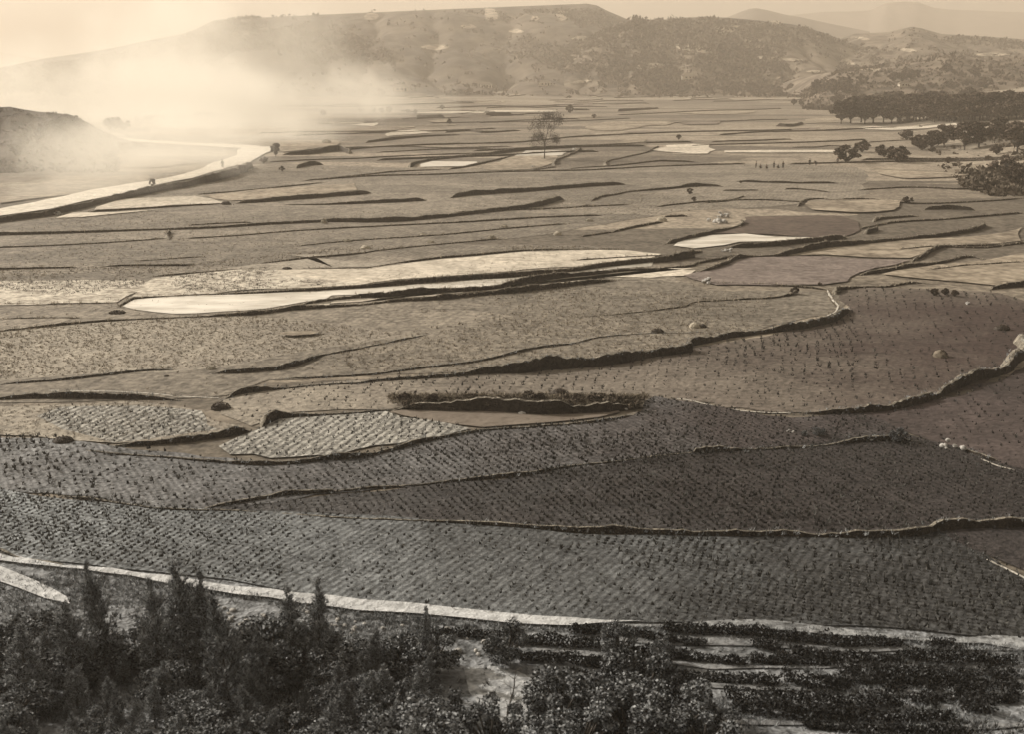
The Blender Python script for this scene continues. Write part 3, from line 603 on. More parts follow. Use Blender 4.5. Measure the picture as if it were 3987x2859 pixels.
def pine_proto(i):
    rng = np.random.default_rng(100 + i); H = 1.0      # unit height, scaled on placement (made at 4 m)
    H = 4.0; segs = []; tufts = []; dirs = []
    lean = rng.normal(0, .05, 2); pts = [(lean[0] * H * t ** 2, lean[1] * H * t ** 2, H * t) for t in np.linspace(0, 1, 7)]
    for a, b_, t in zip(pts, pts[1:], np.linspace(0, 1, 7)): segs.append((a, b_, .075 * (1 - t) + .012, .075 * (1 - t - .16) + .012))
    def onTrunk(t): return np.array([lean[0] * H * t * t, lean[1] * H * t * t, H * t])
    for t in np.linspace(.05, .80, 11):
        k = rng.integers(4, 7); L0 = (1.45 * (.86 - t) ** .55 + .04) * rng.uniform(.75, 1.15)
        for q in range(k):
            a = 6.28 * (q + rng.random() * .7) / k; el = rng.uniform(.25, .8) + .4 * t; Lb = L0 * rng.uniform(.65, 1.2)
            d = np.array([math.cos(a) * math.cos(el), math.sin(a) * math.cos(el), math.sin(el)]); p0 = onTrunk(t)
            p1 = p0 + d * Lb * .6; d2 = d + np.array([0, 0, .5]); d2 /= np.linalg.norm(d2); p2 = p1 + d2 * Lb * .45
            segs.append((p0, p1, .022, .014)); segs.append((p1, p2, .014, .006))
            m_ = int(6 + 9 * Lb)
            for s in rng.uniform(.25, 1.0, m_):
                c = p0 + (p1 - p0) * s / .6 if s < .6 else p1 + (p2 - p1) * (s - .6) / .4
                tufts.append(c + rng.normal(0, .10, 3)); dirs.append(d2 + rng.normal(0, .35, 3))
    for t in np.linspace(.74, 1.04, 60): tufts.append(onTrunk(t) + rng.normal(0, .065 + .12 * (1.04 - t), 3)); dirs.append(np.array([0, 0, 1.6]) + rng.normal(0, .4, 3))
    T = np.array(tufts); Dn = np.array(dirs); Dn /= np.linalg.norm(Dn, axis=1)[:, None]; nb = 13
    C = np.repeat(T, nb, 0); Dd = np.repeat(Dn, nb, 0) + rng.normal(0, .55, (len(T) * nb, 3)); Dd /= np.linalg.norm(Dd, axis=1)[:, None]
    Ln = rng.uniform(.15, .32, len(C))[:, None]; sd_ = np.cross(Dd, rng.normal(size=C.shape)); sd_ /= np.linalg.norm(sd_, axis=1)[:, None]
    V = np.stack([C - sd_ * .017, C + sd_ * .017, C + Dd * Ln], 1).reshape(-1, 3)
    crown = mesh_np('crown', V, np.arange(len(V)).reshape(-1, 3)); crown.materials.append(M['pine'])
    tv, tf = tubes(segs); trunk = mesh_np('trunk', tv, tf, True); trunk.materials.append(M['bark'])
    return crown, trunk
PINES = [pine_proto(i) for i in range(6)]
def place_tree(name, protos, p, h, h0, label, cat, group, wide=1.0, i=None):
    c, t = protos[i if i is not None else random.randrange(len(protos))]
    e = empty(name, p, label, cat, group)
    for nm, me in (('crown', c), ('trunk', t)):
        o = bpy.data.objects.new(nm, me); COL.objects.link(o); o.parent = e
    s = h / h0; e.scale = (s * wide, s * wide, s); e.rotation_euler = (0, 0, random.uniform(0, 6.28))
    return e
def broad_proto(i, H=6.0, spread=2.6, nclump=16, base=.32, leaves=90, mat='leaf', lsz=.22):
    rng = np.random.default_rng(500 + i); segs = [((0, 0, -.1), (0, 0, H * base), .17, .13)]; C = []
    ctr = np.array([0, 0, H * (base + (1 - base) * .55)])
    for k in range(nclump):
        d = rng.normal(size=3); d /= np.linalg.norm(d); r_ = rng.uniform(.4, 1) ** .5
        c = ctr + d * r_ * np.array([spread, spread, H * (1 - base) * .42]); rad = rng.uniform(.45, .95) * spread / 2.6
        segs.append(((0, 0, H * base * rng.uniform(.7, 1.3)), tuple(c), .07, .02))
        u = rng.normal(size=(leaves, 3)); u /= np.linalg.norm(u, axis=1)[:, None]
        C.append(c + u * rad * rng.uniform(.55, 1.1, (leaves, 1)) * np.array([1, 1, .75]))
    V, Fc = leafquads(np.concatenate(C), lsz, rng); crown = mesh_np('crown', V, Fc); crown.materials.append(M[mat])
    tv, tf = tubes(segs, 5); trunk = mesh_np('trunk', tv, tf, True); trunk.materials.append(M['bark']); return crown, trunk
TREES = [broad_proto(i, 6.0, 2.5, 26, .16, 110, 'leaf', .27) for i in range(5)]
BUSHES = [broad_proto(20 + i, 2.2, 1.0, 18, .02, 80, 'leaf', .16) for i in range(5)]
SHRUBS = [broad_proto(40 + i, 2.2, 1.5, 10, .08, 60, 'leaf2', .17) for i in range(3)]
NEARB = [broad_proto(60 + i, 2.2, 1.3, 24, .04, 340, 'nearleaf', .058) for i in range(4)]

# ------------------------------------------------------------------ the lone bare tree in the valley
def bare_tree(p, H, rng):
    segs = []; tw = []
    def grow(q, d, ln, r_, lv):
        e = q + d * ln; segs.append((q, e, r_, r_ * .7))
        if lv >= 5:
            for _ in range(14): tw.append(e + Vector(rng.normal(0, .7, 3)))
            return
        for _ in range(3 if lv < 2 else 2 + int(rng.random() < .5)):
            nd = (d + Vector(rng.normal(0, .42, 3)) + Vector((0, 0, .24))).normalized(); grow(e, nd, ln * rng.uniform(.62, .86), r_ * .62, lv + 1)
    grow(Vector((0, 0, 0)), Vector((.01, 0, 1)), H * .36, .26, 0)
    for z in (.40, .45):
        for a in (0.2, 2.9, 4.6): grow(Vector((0, 0, H * z * .85)), Vector((math.cos(a), math.sin(a) * .5, .45)).normalized(), H * .13, .09, 2)
    sc = H / max(s[1].z for s in segs)
    e = empty('bare_tree', p, 'tall bare tree with thin trunk standing alone in the middle of the paddies', 'tree')
    tv, tf = tubes(segs[:1] + segs[1:2], 7)
    link('trunk', mesh_np('trunk', *tubes(segs[:1], 8), True), M['bark'], e)
    link('branch', mesh_np('branch', *tubes(segs[1:], 3)), M['bark'], e)
    V, Fc = leafquads(np.array([tuple(t) for t in tw]), .38, rng, 0, .16)
    tag(link('twigs', mesh_np('twigs', V, Fc), M['bark'], e), kind='stuff'); e.scale = (sc, sc, sc)
p = at(1206, 352); bare_tree(p, px2m(p, 46), np.random.default_rng(5))
k_ = lambda c, x, y: conv(c, x, y)[:2]
def put(protos, name, c, x, y, t, h0, label, cat, group, wide=1.0, hh=1.0):
    """stand something with its foot at picture point (x, y) of crop c, t crop pixels tall"""
    X, Y, k = conv(c, x, y); p = at2(X, Y); h = px2m(p, t * k * 1024 / 2268)
    return place_tree(name, protos, p, h * hh, h0, label, cat, group, wide)
# named trees and bushes of the right-hand slope (crop N), foot position and height
NT = [(450, 985, 110, 'grey round bush left of the dark bushes on the right slope'), (700, 1035, 130, 'dark ragged bush above the pale slope at right'),
 (860, 1100, 150, 'dark upright bush right of the ragged bush'), (950, 850, 100, 'small faint bush above the two dark bushes'),
 (1120, 960, 170, 'broad dim bush left of the darkest tree'), (1230, 930, 150, 'dark small tree touching the darkest tree'),
 (1370, 930, 210, 'darkest round tree on the right slope'), (1240, 985, 60, 'low dark shrub under the darkest tree'),
 (1600, 960, 260, 'big dim tree in the middle of the right slope'), (1760, 930, 260, 'tall dim tree beside the big dim tree'),
 (2000, 830, 190, 'round tree high on the right edge slope'), (1960, 1010, 100, 'small dark bush below the big dim trees'),
 (2190, 980, 280, 'large tree cut by the right edge of the picture'), (2060, 1240, 190, 'large dark bush leaning out over the slope at right'),
 (1880, 1270, 80, 'low dark shrub beside the large leaning bush'), (2230, 1400, 240, 'darkest big bush low at the right edge'),
 (2120, 1300, 130, 'round bush between two big bushes at the right edge'), (965, 1560, 75, 'black bush at the end of a paddy bank on the right'),
 (275, 1100, 160, 'thin pale small tree beside the standing people'), (1420, 1110, 60, 'small faint shrub on the pale slope'),
 (900, 130 + 60, 90, 'dark bush in a dark row on the upper right slope'), (1010, 170, 100, 'taller dark bush ending the row on the upper right slope'),
 (800, 190, 90, 'low dark bush starting the row on the upper right slope'), (1400, 90, 80, 'small dark tree near the top of the right slope'),
 (1830, 270, 120, 'dark round tree high on the far right slope'), (1620, 240, 60, 'small upright tree left of the dark round one'),
 (1470, 275, 75, 'dim round bush on the upper slope'), (1240, 270, 70, 'dark little bush above the wood'), (1100, 310, 80, 'low wide bush above the wood'),
 (1630, 400, 120, 'tree crown rising just above the long wood'), (450, 230, 90, 'roundish bush above the left end of the wood'),
 (385, 320, 60, 'tiny dark tree just above the left end of the wood'), (100, 270, 90, 'dark bush in the far hedge'), (250, 260, 110, 'dim bush beside the far hedge bush'),
 (160, 425, 70, 'dark bush at the corner of a far field'), (210, 400, 55, 'small dark bush at the far field corner'), (1960, 130, 60, 'dim small tree near the right edge'),
 (1720, 140, 100, 'dim tree under the hill crest at right')]
for x, y, t, lb in NT:
    put(BUSHES if t < 200 else TREES, 'bush' if t < 170 else 'slope_tree', 'N', x, y, t * 1.2, 2.3 if t < 200 else 6.2, lb, 'bush' if t < 170 else 'tree', 'trees and bushes on the right slope', 1.45 if t < 200 else 1.25)
# the long dark wood: trees one behind another, trunks showing at its left end
G_W = 'trees of the long dark wood'
for i, (x, t) in enumerate([(215, 210), (320, 250), (440, 240), (480, 200), (575, 250), (690, 230), (780, 200), (870, 230), (960, 230)]):
    put(TREES, 'wood_tree', 'N', x, 668 - (i % 3) * 8, t * 1.25, 6.2, 'dark tree with bare trunk showing at the left end of the long wood', 'tree', G_W, 1.25)
for i in range(34):
    x = 980 + i * 41 + random.uniform(-14, 14); y = 655 - random.uniform(0, 35) - (.03 * max(0, x - 1500))
    put(TREES, 'wood_tree', 'N', x, y, random.uniform(200, 330), 6.2, 'dark crowded tree in the right part of the long wood', 'tree', G_W, 1.35)
for i in range(26):
    x = 420 + i * 72 + random.uniform(-20, 20)
    put(TREES, 'wood_tree', 'N', x, 590 - random.uniform(0, 40), random.uniform(190, 290), 6.2, 'dim tree crown in the back row of the long wood', 'tree', G_W, 1.4)
# hedge-like rows of small trees across the far valley
FT = [('A', 690, 820, 70, 0), ('A', 730, 815, 75, 0), ('A', 780, 820, 70, 0), ('A', 940, 770, 40, 0), ('A', 990, 765, 40, 0), ('A', 1040, 762, 40, 0), ('A', 1110, 765, 48, 0), ('A', 1150, 765, 48, 0),
 ('A', 1250, 770, 60, 0), ('A', 1290, 770, 62, 0), ('A', 1330, 772, 60, 0), ('A', 1400, 765, 45, 0), ('A', 1450, 735, 35, 0), ('A', 1500, 730, 32, 0),
 ('A', 2040, 730, 34, 0), ('B', 170, 712, 34, 1), ('B', 255, 712, 30, 1), ('B', 300, 712, 30, 1), ('B', 350, 712, 36, 1), ('B', 465, 712, 26, 1), ('B', 515, 716, 24, 1), ('B', 685, 690, 26, 1),
 ('B', 1490, 712, 46, 1), ('B', 1640, 745, 24, 1), ('B', 730, 780, 30, 1), ('C', 815, 662, 34, 1), ('C', 860, 662, 30, 1), ('C', 965, 660, 34, 1), ('C', 1060, 645, 34, 1), ('C', 1100, 640, 34, 1),
 ('C', 720, 610, 60, 1), ('C', 790, 600, 66, 1), ('C', 870, 600, 80, 1), ('C', 960, 590, 80, 1), ('C', 1060, 590, 90, 1), ('C', 1150, 590, 80, 1), ('C', 630, 600, 60, 1), ('C', 540, 590, 70, 1), ('C', 430, 580, 60, 1), ('C', 260, 580, 70, 1), ('C', 120, 575, 60, 1), ('C', 30, 570, 60, 1)]
for c, x, y, t, g in FT:
    if g: put(BUSHES, 'far_bush', c, x, y, t * 1.15, 2.3, 'small dark bush among the far fields at the foot of the hills', 'bush', 'far bushes across the valley', 1.1)
    else: put(BUSHES, 'far_bush', c, x, y, t * 1.1, 2.3, 'pale bush seen through the smoke on the left', 'bush', 'bushes behind the smoke', 1.2)
for c, x, y, t, lb, pr in [('A', 1740, 990, 95, 'upright small tree at the bend of the dirt road', TREES), ('A', 1665, 1030, 50, 'small round shrub on the road bank', BUSHES),
  ('A', 1780, 1080, 36, 'low round shrub in the field beside the road bend', BUSHES), ('A', 965, 1185, 60, 'thin sapling at the edge of the dirt road', TREES),
  ('C', 200, 1180, 26, 'tiny dark shrub on a thin bank', BUSHES), ('C', 480, 1155, 22, 'tiny dark shrub at the left end of a long bank', BUSHES),
  ('C', 90, 880, 34, 'lone small shrub leaning in an open field', BUSHES), ('C', 185, 1270, 30, 'dark low shrub with a small tree above it', BUSHES), ('C', 160, 1225, 40, 'little upright bush over the low shrub', BUSHES),
  ('F', 820, 400, 50, 'dark shrub at the end of a scrubby bank', BUSHES), ('F', 980, 348, 26, 'small dark shrub on the pale field edge', BUSHES),
  ('F', 1700, 410, 50, 'dark shrub left in the row above the dark field', BUSHES), ('F', 1770, 405, 44, 'dark shrub in the middle of the row above the dark field', BUSHES), ('F', 1830, 415, 44, 'dark shrub right in the row above the dark field', BUSHES),
  ('F', 1470, 1335, 90, 'black bushy mound on the bank right of centre', NEARB), ('F', 975, 1300, 60, 'dark shrub on the rough ground above the bank', NEARB), ('F', 885, 1300, 36, 'small dark shrub beside a pale heap', NEARB)]:
    put(pr, 'shrub', c, x, y, t, 6.2 if pr is TREES else 2.3, lb, 'shrub', None, .8 if pr is TREES else 1.1)

# stuff: scrub covering the hills
def scatter_quads(name, pts, size, mat, kind='stuff', per=5, seed=0, zsc=.8, label=None):
    rng = np.random.default_rng(seed); P = np.asarray(pts); n = len(P); sz = np.asarray(size)
    C = np.repeat(P, per, 0) + rng.normal(0, 1, (n * per, 3)) * np.repeat(sz, per)[:, None] * np.array([.55, .55, .35 * zsc]) + np.repeat(sz, per)[:, None] * np.array([0, 0, .4])
    V, Fc = leafquads(C, np.repeat(sz, per) * .55, rng); o = link(name, mesh_np(name, V, Fc), M[mat]); tag(o, label, kind=kind); return o
def on_ridge(G, n, rng, lo=.03, hi=.98, clump=None):
    out = []
    a, b_ = G.shape[:2]
    while len(out) < n:
        i = rng.random() * (a - 1.01); j = (lo + (hi - lo) * rng.random()) * (b_ - 1.01)
        i0, j0 = int(i), int(j); fi, fj = i - i0, j - j0
        q = (G[i0, j0] * (1 - fi) + G[i0 + 1, j0] * fi) * (1 - fj) + (G[i0, j0 + 1] * (1 - fi) + G[i0 + 1, j0 + 1] * fi) * fj
        if clump is None or clump(q[0], q[1]) > rng.random(): out.append(q)
    return np.array(out)
def clumpf(seed, sc, thr=.0, soft=.35):
    f = fbm2(seed); return lambda x, y: min(1, max(.03, (f(x / sc, y / sc) - thr) / soft))
for nm, key, n, s0, s1, sc, mt in [('mountain_scrub', 'main', 17000, 1.6, 5.2, 120, 'leaf2'), ('hill_scrub', 'two', 4400, 1.6, 5, 90, 'leaf2'), ('slope_scrub', 'right', 4600, 1.4, 4.2, 80, 'leaf2'),
                                   ('low_hill_scrub', 'right2', 1300, 1.4, 3.2, 60, 'leaf2'), ('knoll_scrub', 'knoll', 7000, .3, 1.1, 14, 'leaf2')]:
    rng = np.random.default_rng(len(nm)); P = on_ridge(R[key], n, rng, .03, .93 if key == 'main' else .96, clumpf(len(nm) + 3, sc)); scatter_quads(nm, P, rng.uniform(s0, s1, n), mt, per=5, seed=n, zsc=.8)

def scar(c, x, y, rx, ry, mat='scarm', rot=0.0):
    V = []; Fc = []; rng = np.random.default_rng(int(x + y)); f = n1(int(x)); nr, na = 7, 26
    for i in range(nr + 1):
        for j in range(na):
            a = 6.283 * j / na; r_ = (i + .001) / nr * (1 + .35 * f(j * .5) * (i / nr)); dx = r_ * math.cos(a) * rx; dy = r_ * math.sin(a) * ry
            X, Y, _ = conv(c, x + dx * math.cos(rot) - dy * math.sin(rot), y + dy * math.cos(rot) + dx * math.sin(rot)); p = at2(X, Y); d = (Vector((0, 0, CAMZ)) - p).normalized(); V.append(p + d * 1.5 + Vector((0, 0, .8)))
    for i in range(nr):
        for j in range(na): Fc.append((i * na + j, (i + 1) * na + j, (i + 1) * na + (j + 1) % na, i * na + (j + 1) % na))
    me = mesh_np('bare_scar', [tuple(v) for v in V], Fc, True); at_ = me.attributes.new('inner', 'FLOAT', 'POINT')
    at_.data.foreach_set('value', np.repeat(np.linspace(1, 0, nr + 1), na).astype(np.float32)); tag(link('bare_scar', me, M['scarm']), kind='structure')
M['scarm'] = soil('bare_earth_scar', (.15, .125, .095), (.42, .36, .28), 1.2, fine=.12)
for a in [('B', 990, 95, 60, 50, .9), ('B', 1440, 100, 60, 45, .2), ('B', 1270, 120, 30, 20, 0), ('B', 240, 110, 60, 25, 0), ('C', 390, 185, 100, 40, -.2), ('C', 545, 262, 50, 30, .3), ('C', 710, 148, 50, 20, .1),
          ('C', 240, 320, 220, 22, .12), ('C', 700, 375, 240, 14, .04), ('B', 1550, 520, 90, 12, -.1), ('B', 2000, 420, 120, 26, -.1), ('B', 1560, 245, 80, 20, 0), ('B', 640, 300, 110, 24, 0), ('C', 1540, 320, 80, 14, .1), ('C', 1250, 245, 60, 12, .1),
          ('C', 1150, 400, 60, 30, 0), ('C', 1300, 440, 90, 20, 0), ('A', 1540, 230, 90, 40, 0), ('C', 2050, 350, 160, 14, 0), ('C', 950, 455, 80, 10, 0), ('B', 1150, 200, 60, 18, 0), ('B', 850, 170, 60, 18, 0)]: scar(*a[:5], rot=a[5])
# thin far banks and hedgerows, too small to trace one by one
rb = random.Random(5)
for i in range(58):
    y = 212 + 150 * rb.random() ** 1.2; x = rb.uniform(560, 1950); ln = rb.uniform(90, 420) * (.6 + (y - 200) / 180)
    if y > 300 and (1050 < x < 1500): continue
    sl_ = -rb.uniform(.0, .045); t = rb.uniform(1.5, 3.0) * (.7 + (y - 200) / 200)
    bank('Z: ' + ' '.join('%.1f,%.1f,%.2f' % (x + ln * q, y + ln * q * sl_ + rb.uniform(-1.6, 1.6), t) for q in (0, .2, .4, .6, .8, 1)), seed=1000 + i)
for i in range(15):
    y = 208 + 90 * rb.random(); x = rb.uniform(560, 1900); ln = rb.uniform(50, 200); hh_ = rb.uniform(1.2, 4)
    sheet('far_plot', 'Z: %f,%f %f,%f %f,%f %f,%f %f,%f' % (x, y, x + ln * .4, y - hh_ * .8, x + ln, y - hh_, x + ln * .9, y + hh_ * .5, x + ln * .4, y + hh_), rb.choice(['tan', 'tan', 'brownf', 'brownf']))
rng = np.random.default_rng(404); pts = []; szz = []; cf = clumpf(44, 22, .05)
while len(pts) < 1500:
    X, Y, _ = conv('N', rng.uniform(850, 2500), rng.uniform(600, 1480)); p = at(X, Y)
    if p.x > 42 + .25 * p.y and cf(p.x, p.y) > rng.random(): pts.append(tuple(p)); szz.append(rng.uniform(.3, 1.5))
scatter_quads('slope_undergrowth', pts, szz, 'leaf2', per=7, seed=4)
# ------------------------------------------------------------------ grass on the banks
rng = np.random.default_rng(77)
def blades(name, P, hgts, mat, seed, nb=7, wid=.16, spread=.55, label=None):
    rng = np.random.default_rng(seed); P = np.asarray(P, float); n = len(P); h = np.repeat(np.asarray(hgts, float), nb)[:, None]
    C = np.repeat(P, nb, 0); d = rng.normal(0, spread, (n * nb, 3)); d[:, 2] = 1; d /= np.linalg.norm(d, axis=1)[:, None]
    C = C + np.concatenate([rng.normal(0, .22, (n * nb, 2)) * h, np.zeros((n * nb, 1))], 1)
    a = rng.random(n * nb) * 6.28; s = np.stack([np.cos(a), np.sin(a), np.zeros_like(a)], 1) * h * wid * .5
    L_ = h * rng.uniform(.6, 1.25, (n * nb, 1)); V = np.stack([C - s, C + s, C + d * L_], 1).reshape(-1, 3)
    o = link(name, mesh_np(name, V, np.arange(len(V)).reshape(-1, 3)), M[mat]); tag(o, label, kind='stuff'); return o
gp = [[], []]; gh = [[], []]
for q, z, h, D in BANKPTS:
    far = 0 if D < 130 else 1
    for _ in range(2):
        gp[far].append((q.x + random.gauss(0, .25), q.y + random.gauss(0, .22), z - .12)); gh[far].append(random.uniform(.12, .34) * (1 if far == 0 else 1.5))
blades('bank_grass', gp[0], gh[0], 'straw', 1); blades('bank_grass', gp[1], gh[1], 'straw_warm', 2)
# ------------------------------------------------------------------ rice stubble in rows
def stubble(spec, d0, d1, sr, sa, hgt_, mat, name='rice_stubble', maxd=1e9, keep=.93, jit=.05, nb=7, wid=.3, cand=None):
    """rows follow the picture direction d0 -> d1; sr between rows, sa along the row"""
    Pg = [at(X, Y) for X, Y, _ in parse(spec)]; P2 = [(p.x, p.y) for p in Pg]
    a = at(*k_(*d0)); b_ = at(*k_(*d1)); u = Vector((b_.x - a.x, b_.y - a.y)).normalized(); v_ = Vector((-u.y, u.x))
    us = [u.x * p[0] + u.y * p[1] for p in P2]; vs = [v_.x * p[0] + v_.y * p[1] for p in P2]
    out = []; rw = n1(len(spec)); A = np.arange(min(us), max(us), sa); Bv = np.arange(min(vs), max(vs), sr)
    U, Vv = np.meshgrid(A, Bv); U = U + RNG.normal(0, jit * 1.6, U.shape); Vv = Vv + .25 * np.sin(U * .21 + Vv * .05) + RNG.normal(0, jit, U.shape)
    X = (U * u.x + Vv * v_.x).ravel(); Y = (U * u.y + Vv * v_.y).ravel()
    ins = np.zeros(len(X), bool); j = len(P2) - 1
    for i in range(len(P2)):
        xi, yi = P2[i]; xj, yj = P2[j]
        if yi != yj:
            c = ((yi > Y) != (yj > Y)) & (X < (xj - xi) * (Y - yi) / (yj - yi) + xi); ins ^= c
        j = i
    ins &= (np.hypot(X, Y) < maxd) & (RNG.random(len(X)) < keep) & (np.abs(X) < Y * .52 + 6)
    fm = fbm2(len(spec) + 3); vv = np.array([fm(a_ / 9, b__ / 9) for a_, b__ in zip(X[ins], Y[ins])]); ix = np.where(ins)[0]; ins[ix[(vv < -.45) & (RNG.random(len(ix)) < .6)]] = False
    X, Y = X[ins], Y[ins]; vv = vv[:0]; P = np.stack([X, Y, np.full(len(X), FZ[0] * .5)], 1)
    print(name, len(X)); return blades(name, P, RNG.uniform(.55, 1.5, len(X)) * hgt_ * (1.15 + .18 * np.sin(X / 7 + Y / 11)), mat, len(X), nb=nb, wid=wid, spread=.45)
stubble(SHEETS[8][1], ('H', 940, 860), ('H', 1230, 470), .48, .40, .15, 'stub', wid=.5, nb=7, jit=.03)
stubble(SHEETS[7][1], ('E', 1500, 1600), ('E', 1350, 1480), .5, .46, .165, 'stub', wid=.5, jit=.05, nb=7)
stubble(SHEETS[6][1], ('E', 1500, 1450), ('E', 1250, 1290), .55, .5, .17, 'stub', wid=.5, jit=.06, nb=7)
stubble(SHEETS[12][1], ('E', 200, 1380), ('E', 260, 1170), .62, .5, .18, 'stub', jit=.10)
stubble(SHEETS[11][1], ('D', 700, 1290), ('D', 860, 1130), .62, .5, .18, 'stub', jit=.10)
stubble(SHEETS[3][1], ('E', 1700, 1000), ('E', 1740, 870), .9, .8, .2, 'stub', keep=.7)
stubble(SHEETS[4][1], ('F', 200, 1000), ('F', 260, 800), 1.1, .9, .2, 'stub', keep=.5)
stubble(SHEETS[5][1], ('F', 1900, 1300), ('F', 1800, 1150), .8, .7, .18, 'stub', keep=.45)
stubble(SHEETS[9][1], ('H', 940, 860), ('H', 1230, 470), .8, .7, .14, 'stub', keep=.5)
def tufts(spec, n, h0, h1, mat, name, seed, nb=7, wid=.22, clump=None):
    rng = np.random.default_rng(seed); Pg = [at(X, Y) for X, Y, _ in parse(spec)]; P2 = [(p.x, p.y) for p in Pg]
    x0, x1 = min(p[0] for p in P2), max(p[0] for p in P2); y0, y1 = min(p[1] for p in P2), max(p[1] for p in P2); out = []; k = 0
    while len(out) < n and k < n * 12:
        k += 1; x, y = rng.uniform(x0, x1), rng.uniform(y0, y1)
        if inpoly(P2, x, y) and (clump is None or clump(x, y) > rng.random()): out.append((x, y, hgt(x, y)))
    return blades(name, out, rng.uniform(h0, h1, len(out)), mat, seed, nb=nb, wid=wid)
tufts(SHEETS[0][1], 8000, .12, .28, 'straw_warm', 'field_weeds', 26, clump=clumpf(13, 16, .05))
tufts(SHEETS[2][1], 5000, .12, .3, 'straw_warm', 'field_weeds', 21); tufts(SHEETS[1][1], 9000, .12, .32, 'straw_warm', 'field_weeds', 22, clump=clumpf(3, 12)); tufts(SHEETS[10][1], 1500, .12, .3, 'straw_warm', 'field_weeds', 23)
tufts([q for q in SHEETS if q[2] == 'mottled'][1][1], 1500, .15, .4, 'stub', 'field_weeds', 24, clump=clumpf(6, 6)); tufts([q for q in SHEETS if q[2] == 'mottled'][0][1], 1200, .15, .4, 'stub', 'field_weeds', 25, clump=clumpf(7, 6))
SLOPE = 'G: -200,560 400,610 1000,680 1700,790 2268,860; H: 600,900 1300,950 2200,950; I: 1400,1050 2400,1100 2400,1700; H: 1000,1700; G: 1000,1700 -200,1700'
tufts(SLOPE, 11000, .08, .26, 'straw', 'dry_grass', 31, clump=clumpf(8, 2.2)); tufts(SLOPE, 1500, .12, .34, 'stub', 'dark_weeds', 32, clump=clumpf(9, 1.8, .25))

tufts('G: -100,500 400,575 1000,655 1700,755 2268,835; H: 900,920 1300,950 2100,945; I: 800,950 2300,1075 2300,1120 1400,1060 600,990; H: 2100,985 1300,985 800,960 400,930; G: 2268,880 1700,800 1000,695 400,610 -100,520', 1500, .1, .3, 'straw', 'path_edge_grass', 41)
# ------------------------------------------------------------------ hedges on the slope at the lower right
HEDGES = """H: 620,975,34 900,990,44 1200,1020,52 1400,1035,60 1660,1045,66|long dark hedge directly under the footpath, bottom centre
H: 1700,1072,46 1860,1090,56|short hedge right of the long hedge under the footpath
H: 1890,1092,60 2200,1120,56; I: 0,1120,44 250,1140,50 500,1165,44|hedge in the third row that ends in the pale grass
H: 1500,965,50 1640,965,42|short hedge stub touching the footpath
H: 1660,955,30 1900,975,42|small hedge in the top row beside the footpath
H: 1910,990,36 2140,1025,42|small sloping hedge in the second row
H: 2110,940,46; I: 30,950,56 300,960,60 600,975,52 750,1000,58 1000,1020,60 1130,1050,44|longest black hedge in the top row under the dark paddy
I: 1145,1045,44 1300,1040,46 1480,1045,40|short hedge continuing the longest black hedge
I: 1680,1052,34 1800,1050,28|tiny hedge at the upper right end of the rows
I: 0,1030,30 60,1030,26|tiny hedge between the first two rows
I: 120,1040,34 240,1045,36|little hedge clump in pale grass near the second row
I: 570,1050,44 710,1065,70|round hedge clump in the second row
I: 820,1095,44 1000,1120,52 1300,1135,60 1500,1140,50|middle hedge of the second row
I: 1530,1105,76 1700,1130,86 1900,1130,84 2080,1140,80 2190,1165,50|thick hedge at the right end of the second row
I: 1110,1205,60 1180,1200,80 1300,1225,90 1700,1240,86 1950,1240,56|long thick hedge of the third row at right
I: 2000,1225,60 2200,1240,56|short hedge after the long thick one at the right edge
I: 760,1250,76 900,1290,70 1030,1310,56 1160,1320,40|sloping hedge in the fourth row
I: 1400,1320,54 1490,1335,50|small round hedge clump in the fourth row
I: 1650,1310,50 1720,1330,50|small grey hedge clump near the right end
I: 1830,1330,66 1920,1330,70 2030,1330,66|dark pair of hedge bushes at the right
I: 400,1360,80 600,1380,100 800,1400,120 1000,1400,130 1150,1405,100 1290,1400,100 1490,1410,66|broad dark hedge of the fifth row
I: 1560,1390,54 1700,1420,50|short hedge after the broad dark one
I: 1890,1440,70 2060,1455,60|hedge clump low at the right
I: 90,1390,50 200,1410,60|small hedge clump at the left of the fifth row
I: 450,1440,60 800,1470,100 1000,1480,90 1200,1490,90 1500,1510,60 1800,1515,50|lowest long hedge near the bottom edge
I: 250,1560,120 360,1570,110|black hedge block at the bottom edge
H: 1180,1130,46 1450,1140,60 1700,1165,60|hedge below the long one, bottom centre
H: 1620,1170,50 1800,1180,60 2050,1195,76 2120,1200,80|rough hedge reaching the dark upright bush
I: 1000,1275,34 1400,1290,40 1800,1292,44 2200,1300,36|thin long hedge between the third and fourth rows at right
I: 60,1240,36 400,1272,42 700,1290,36|thin hedge left of the sloping fourth row
H: 1500,1240,50 1900,1262,56 2268,1285,56|long rough hedge behind the clearing bushes
I: 1640,1385,40 1900,1395,44 2200,1400,40|low hedge at right under the pair of bushes
I: 560,1150,30 800,1165,36 1050,1170,30|thin grey hedge left of the long thick one
I: 900,1560,40 1400,1590,60 1900,1600,50|faint hedge along the bottom edge
I: 2130,1330,90 2230,1340,80|tall dark hedge clump at the right edge""".split('\n')
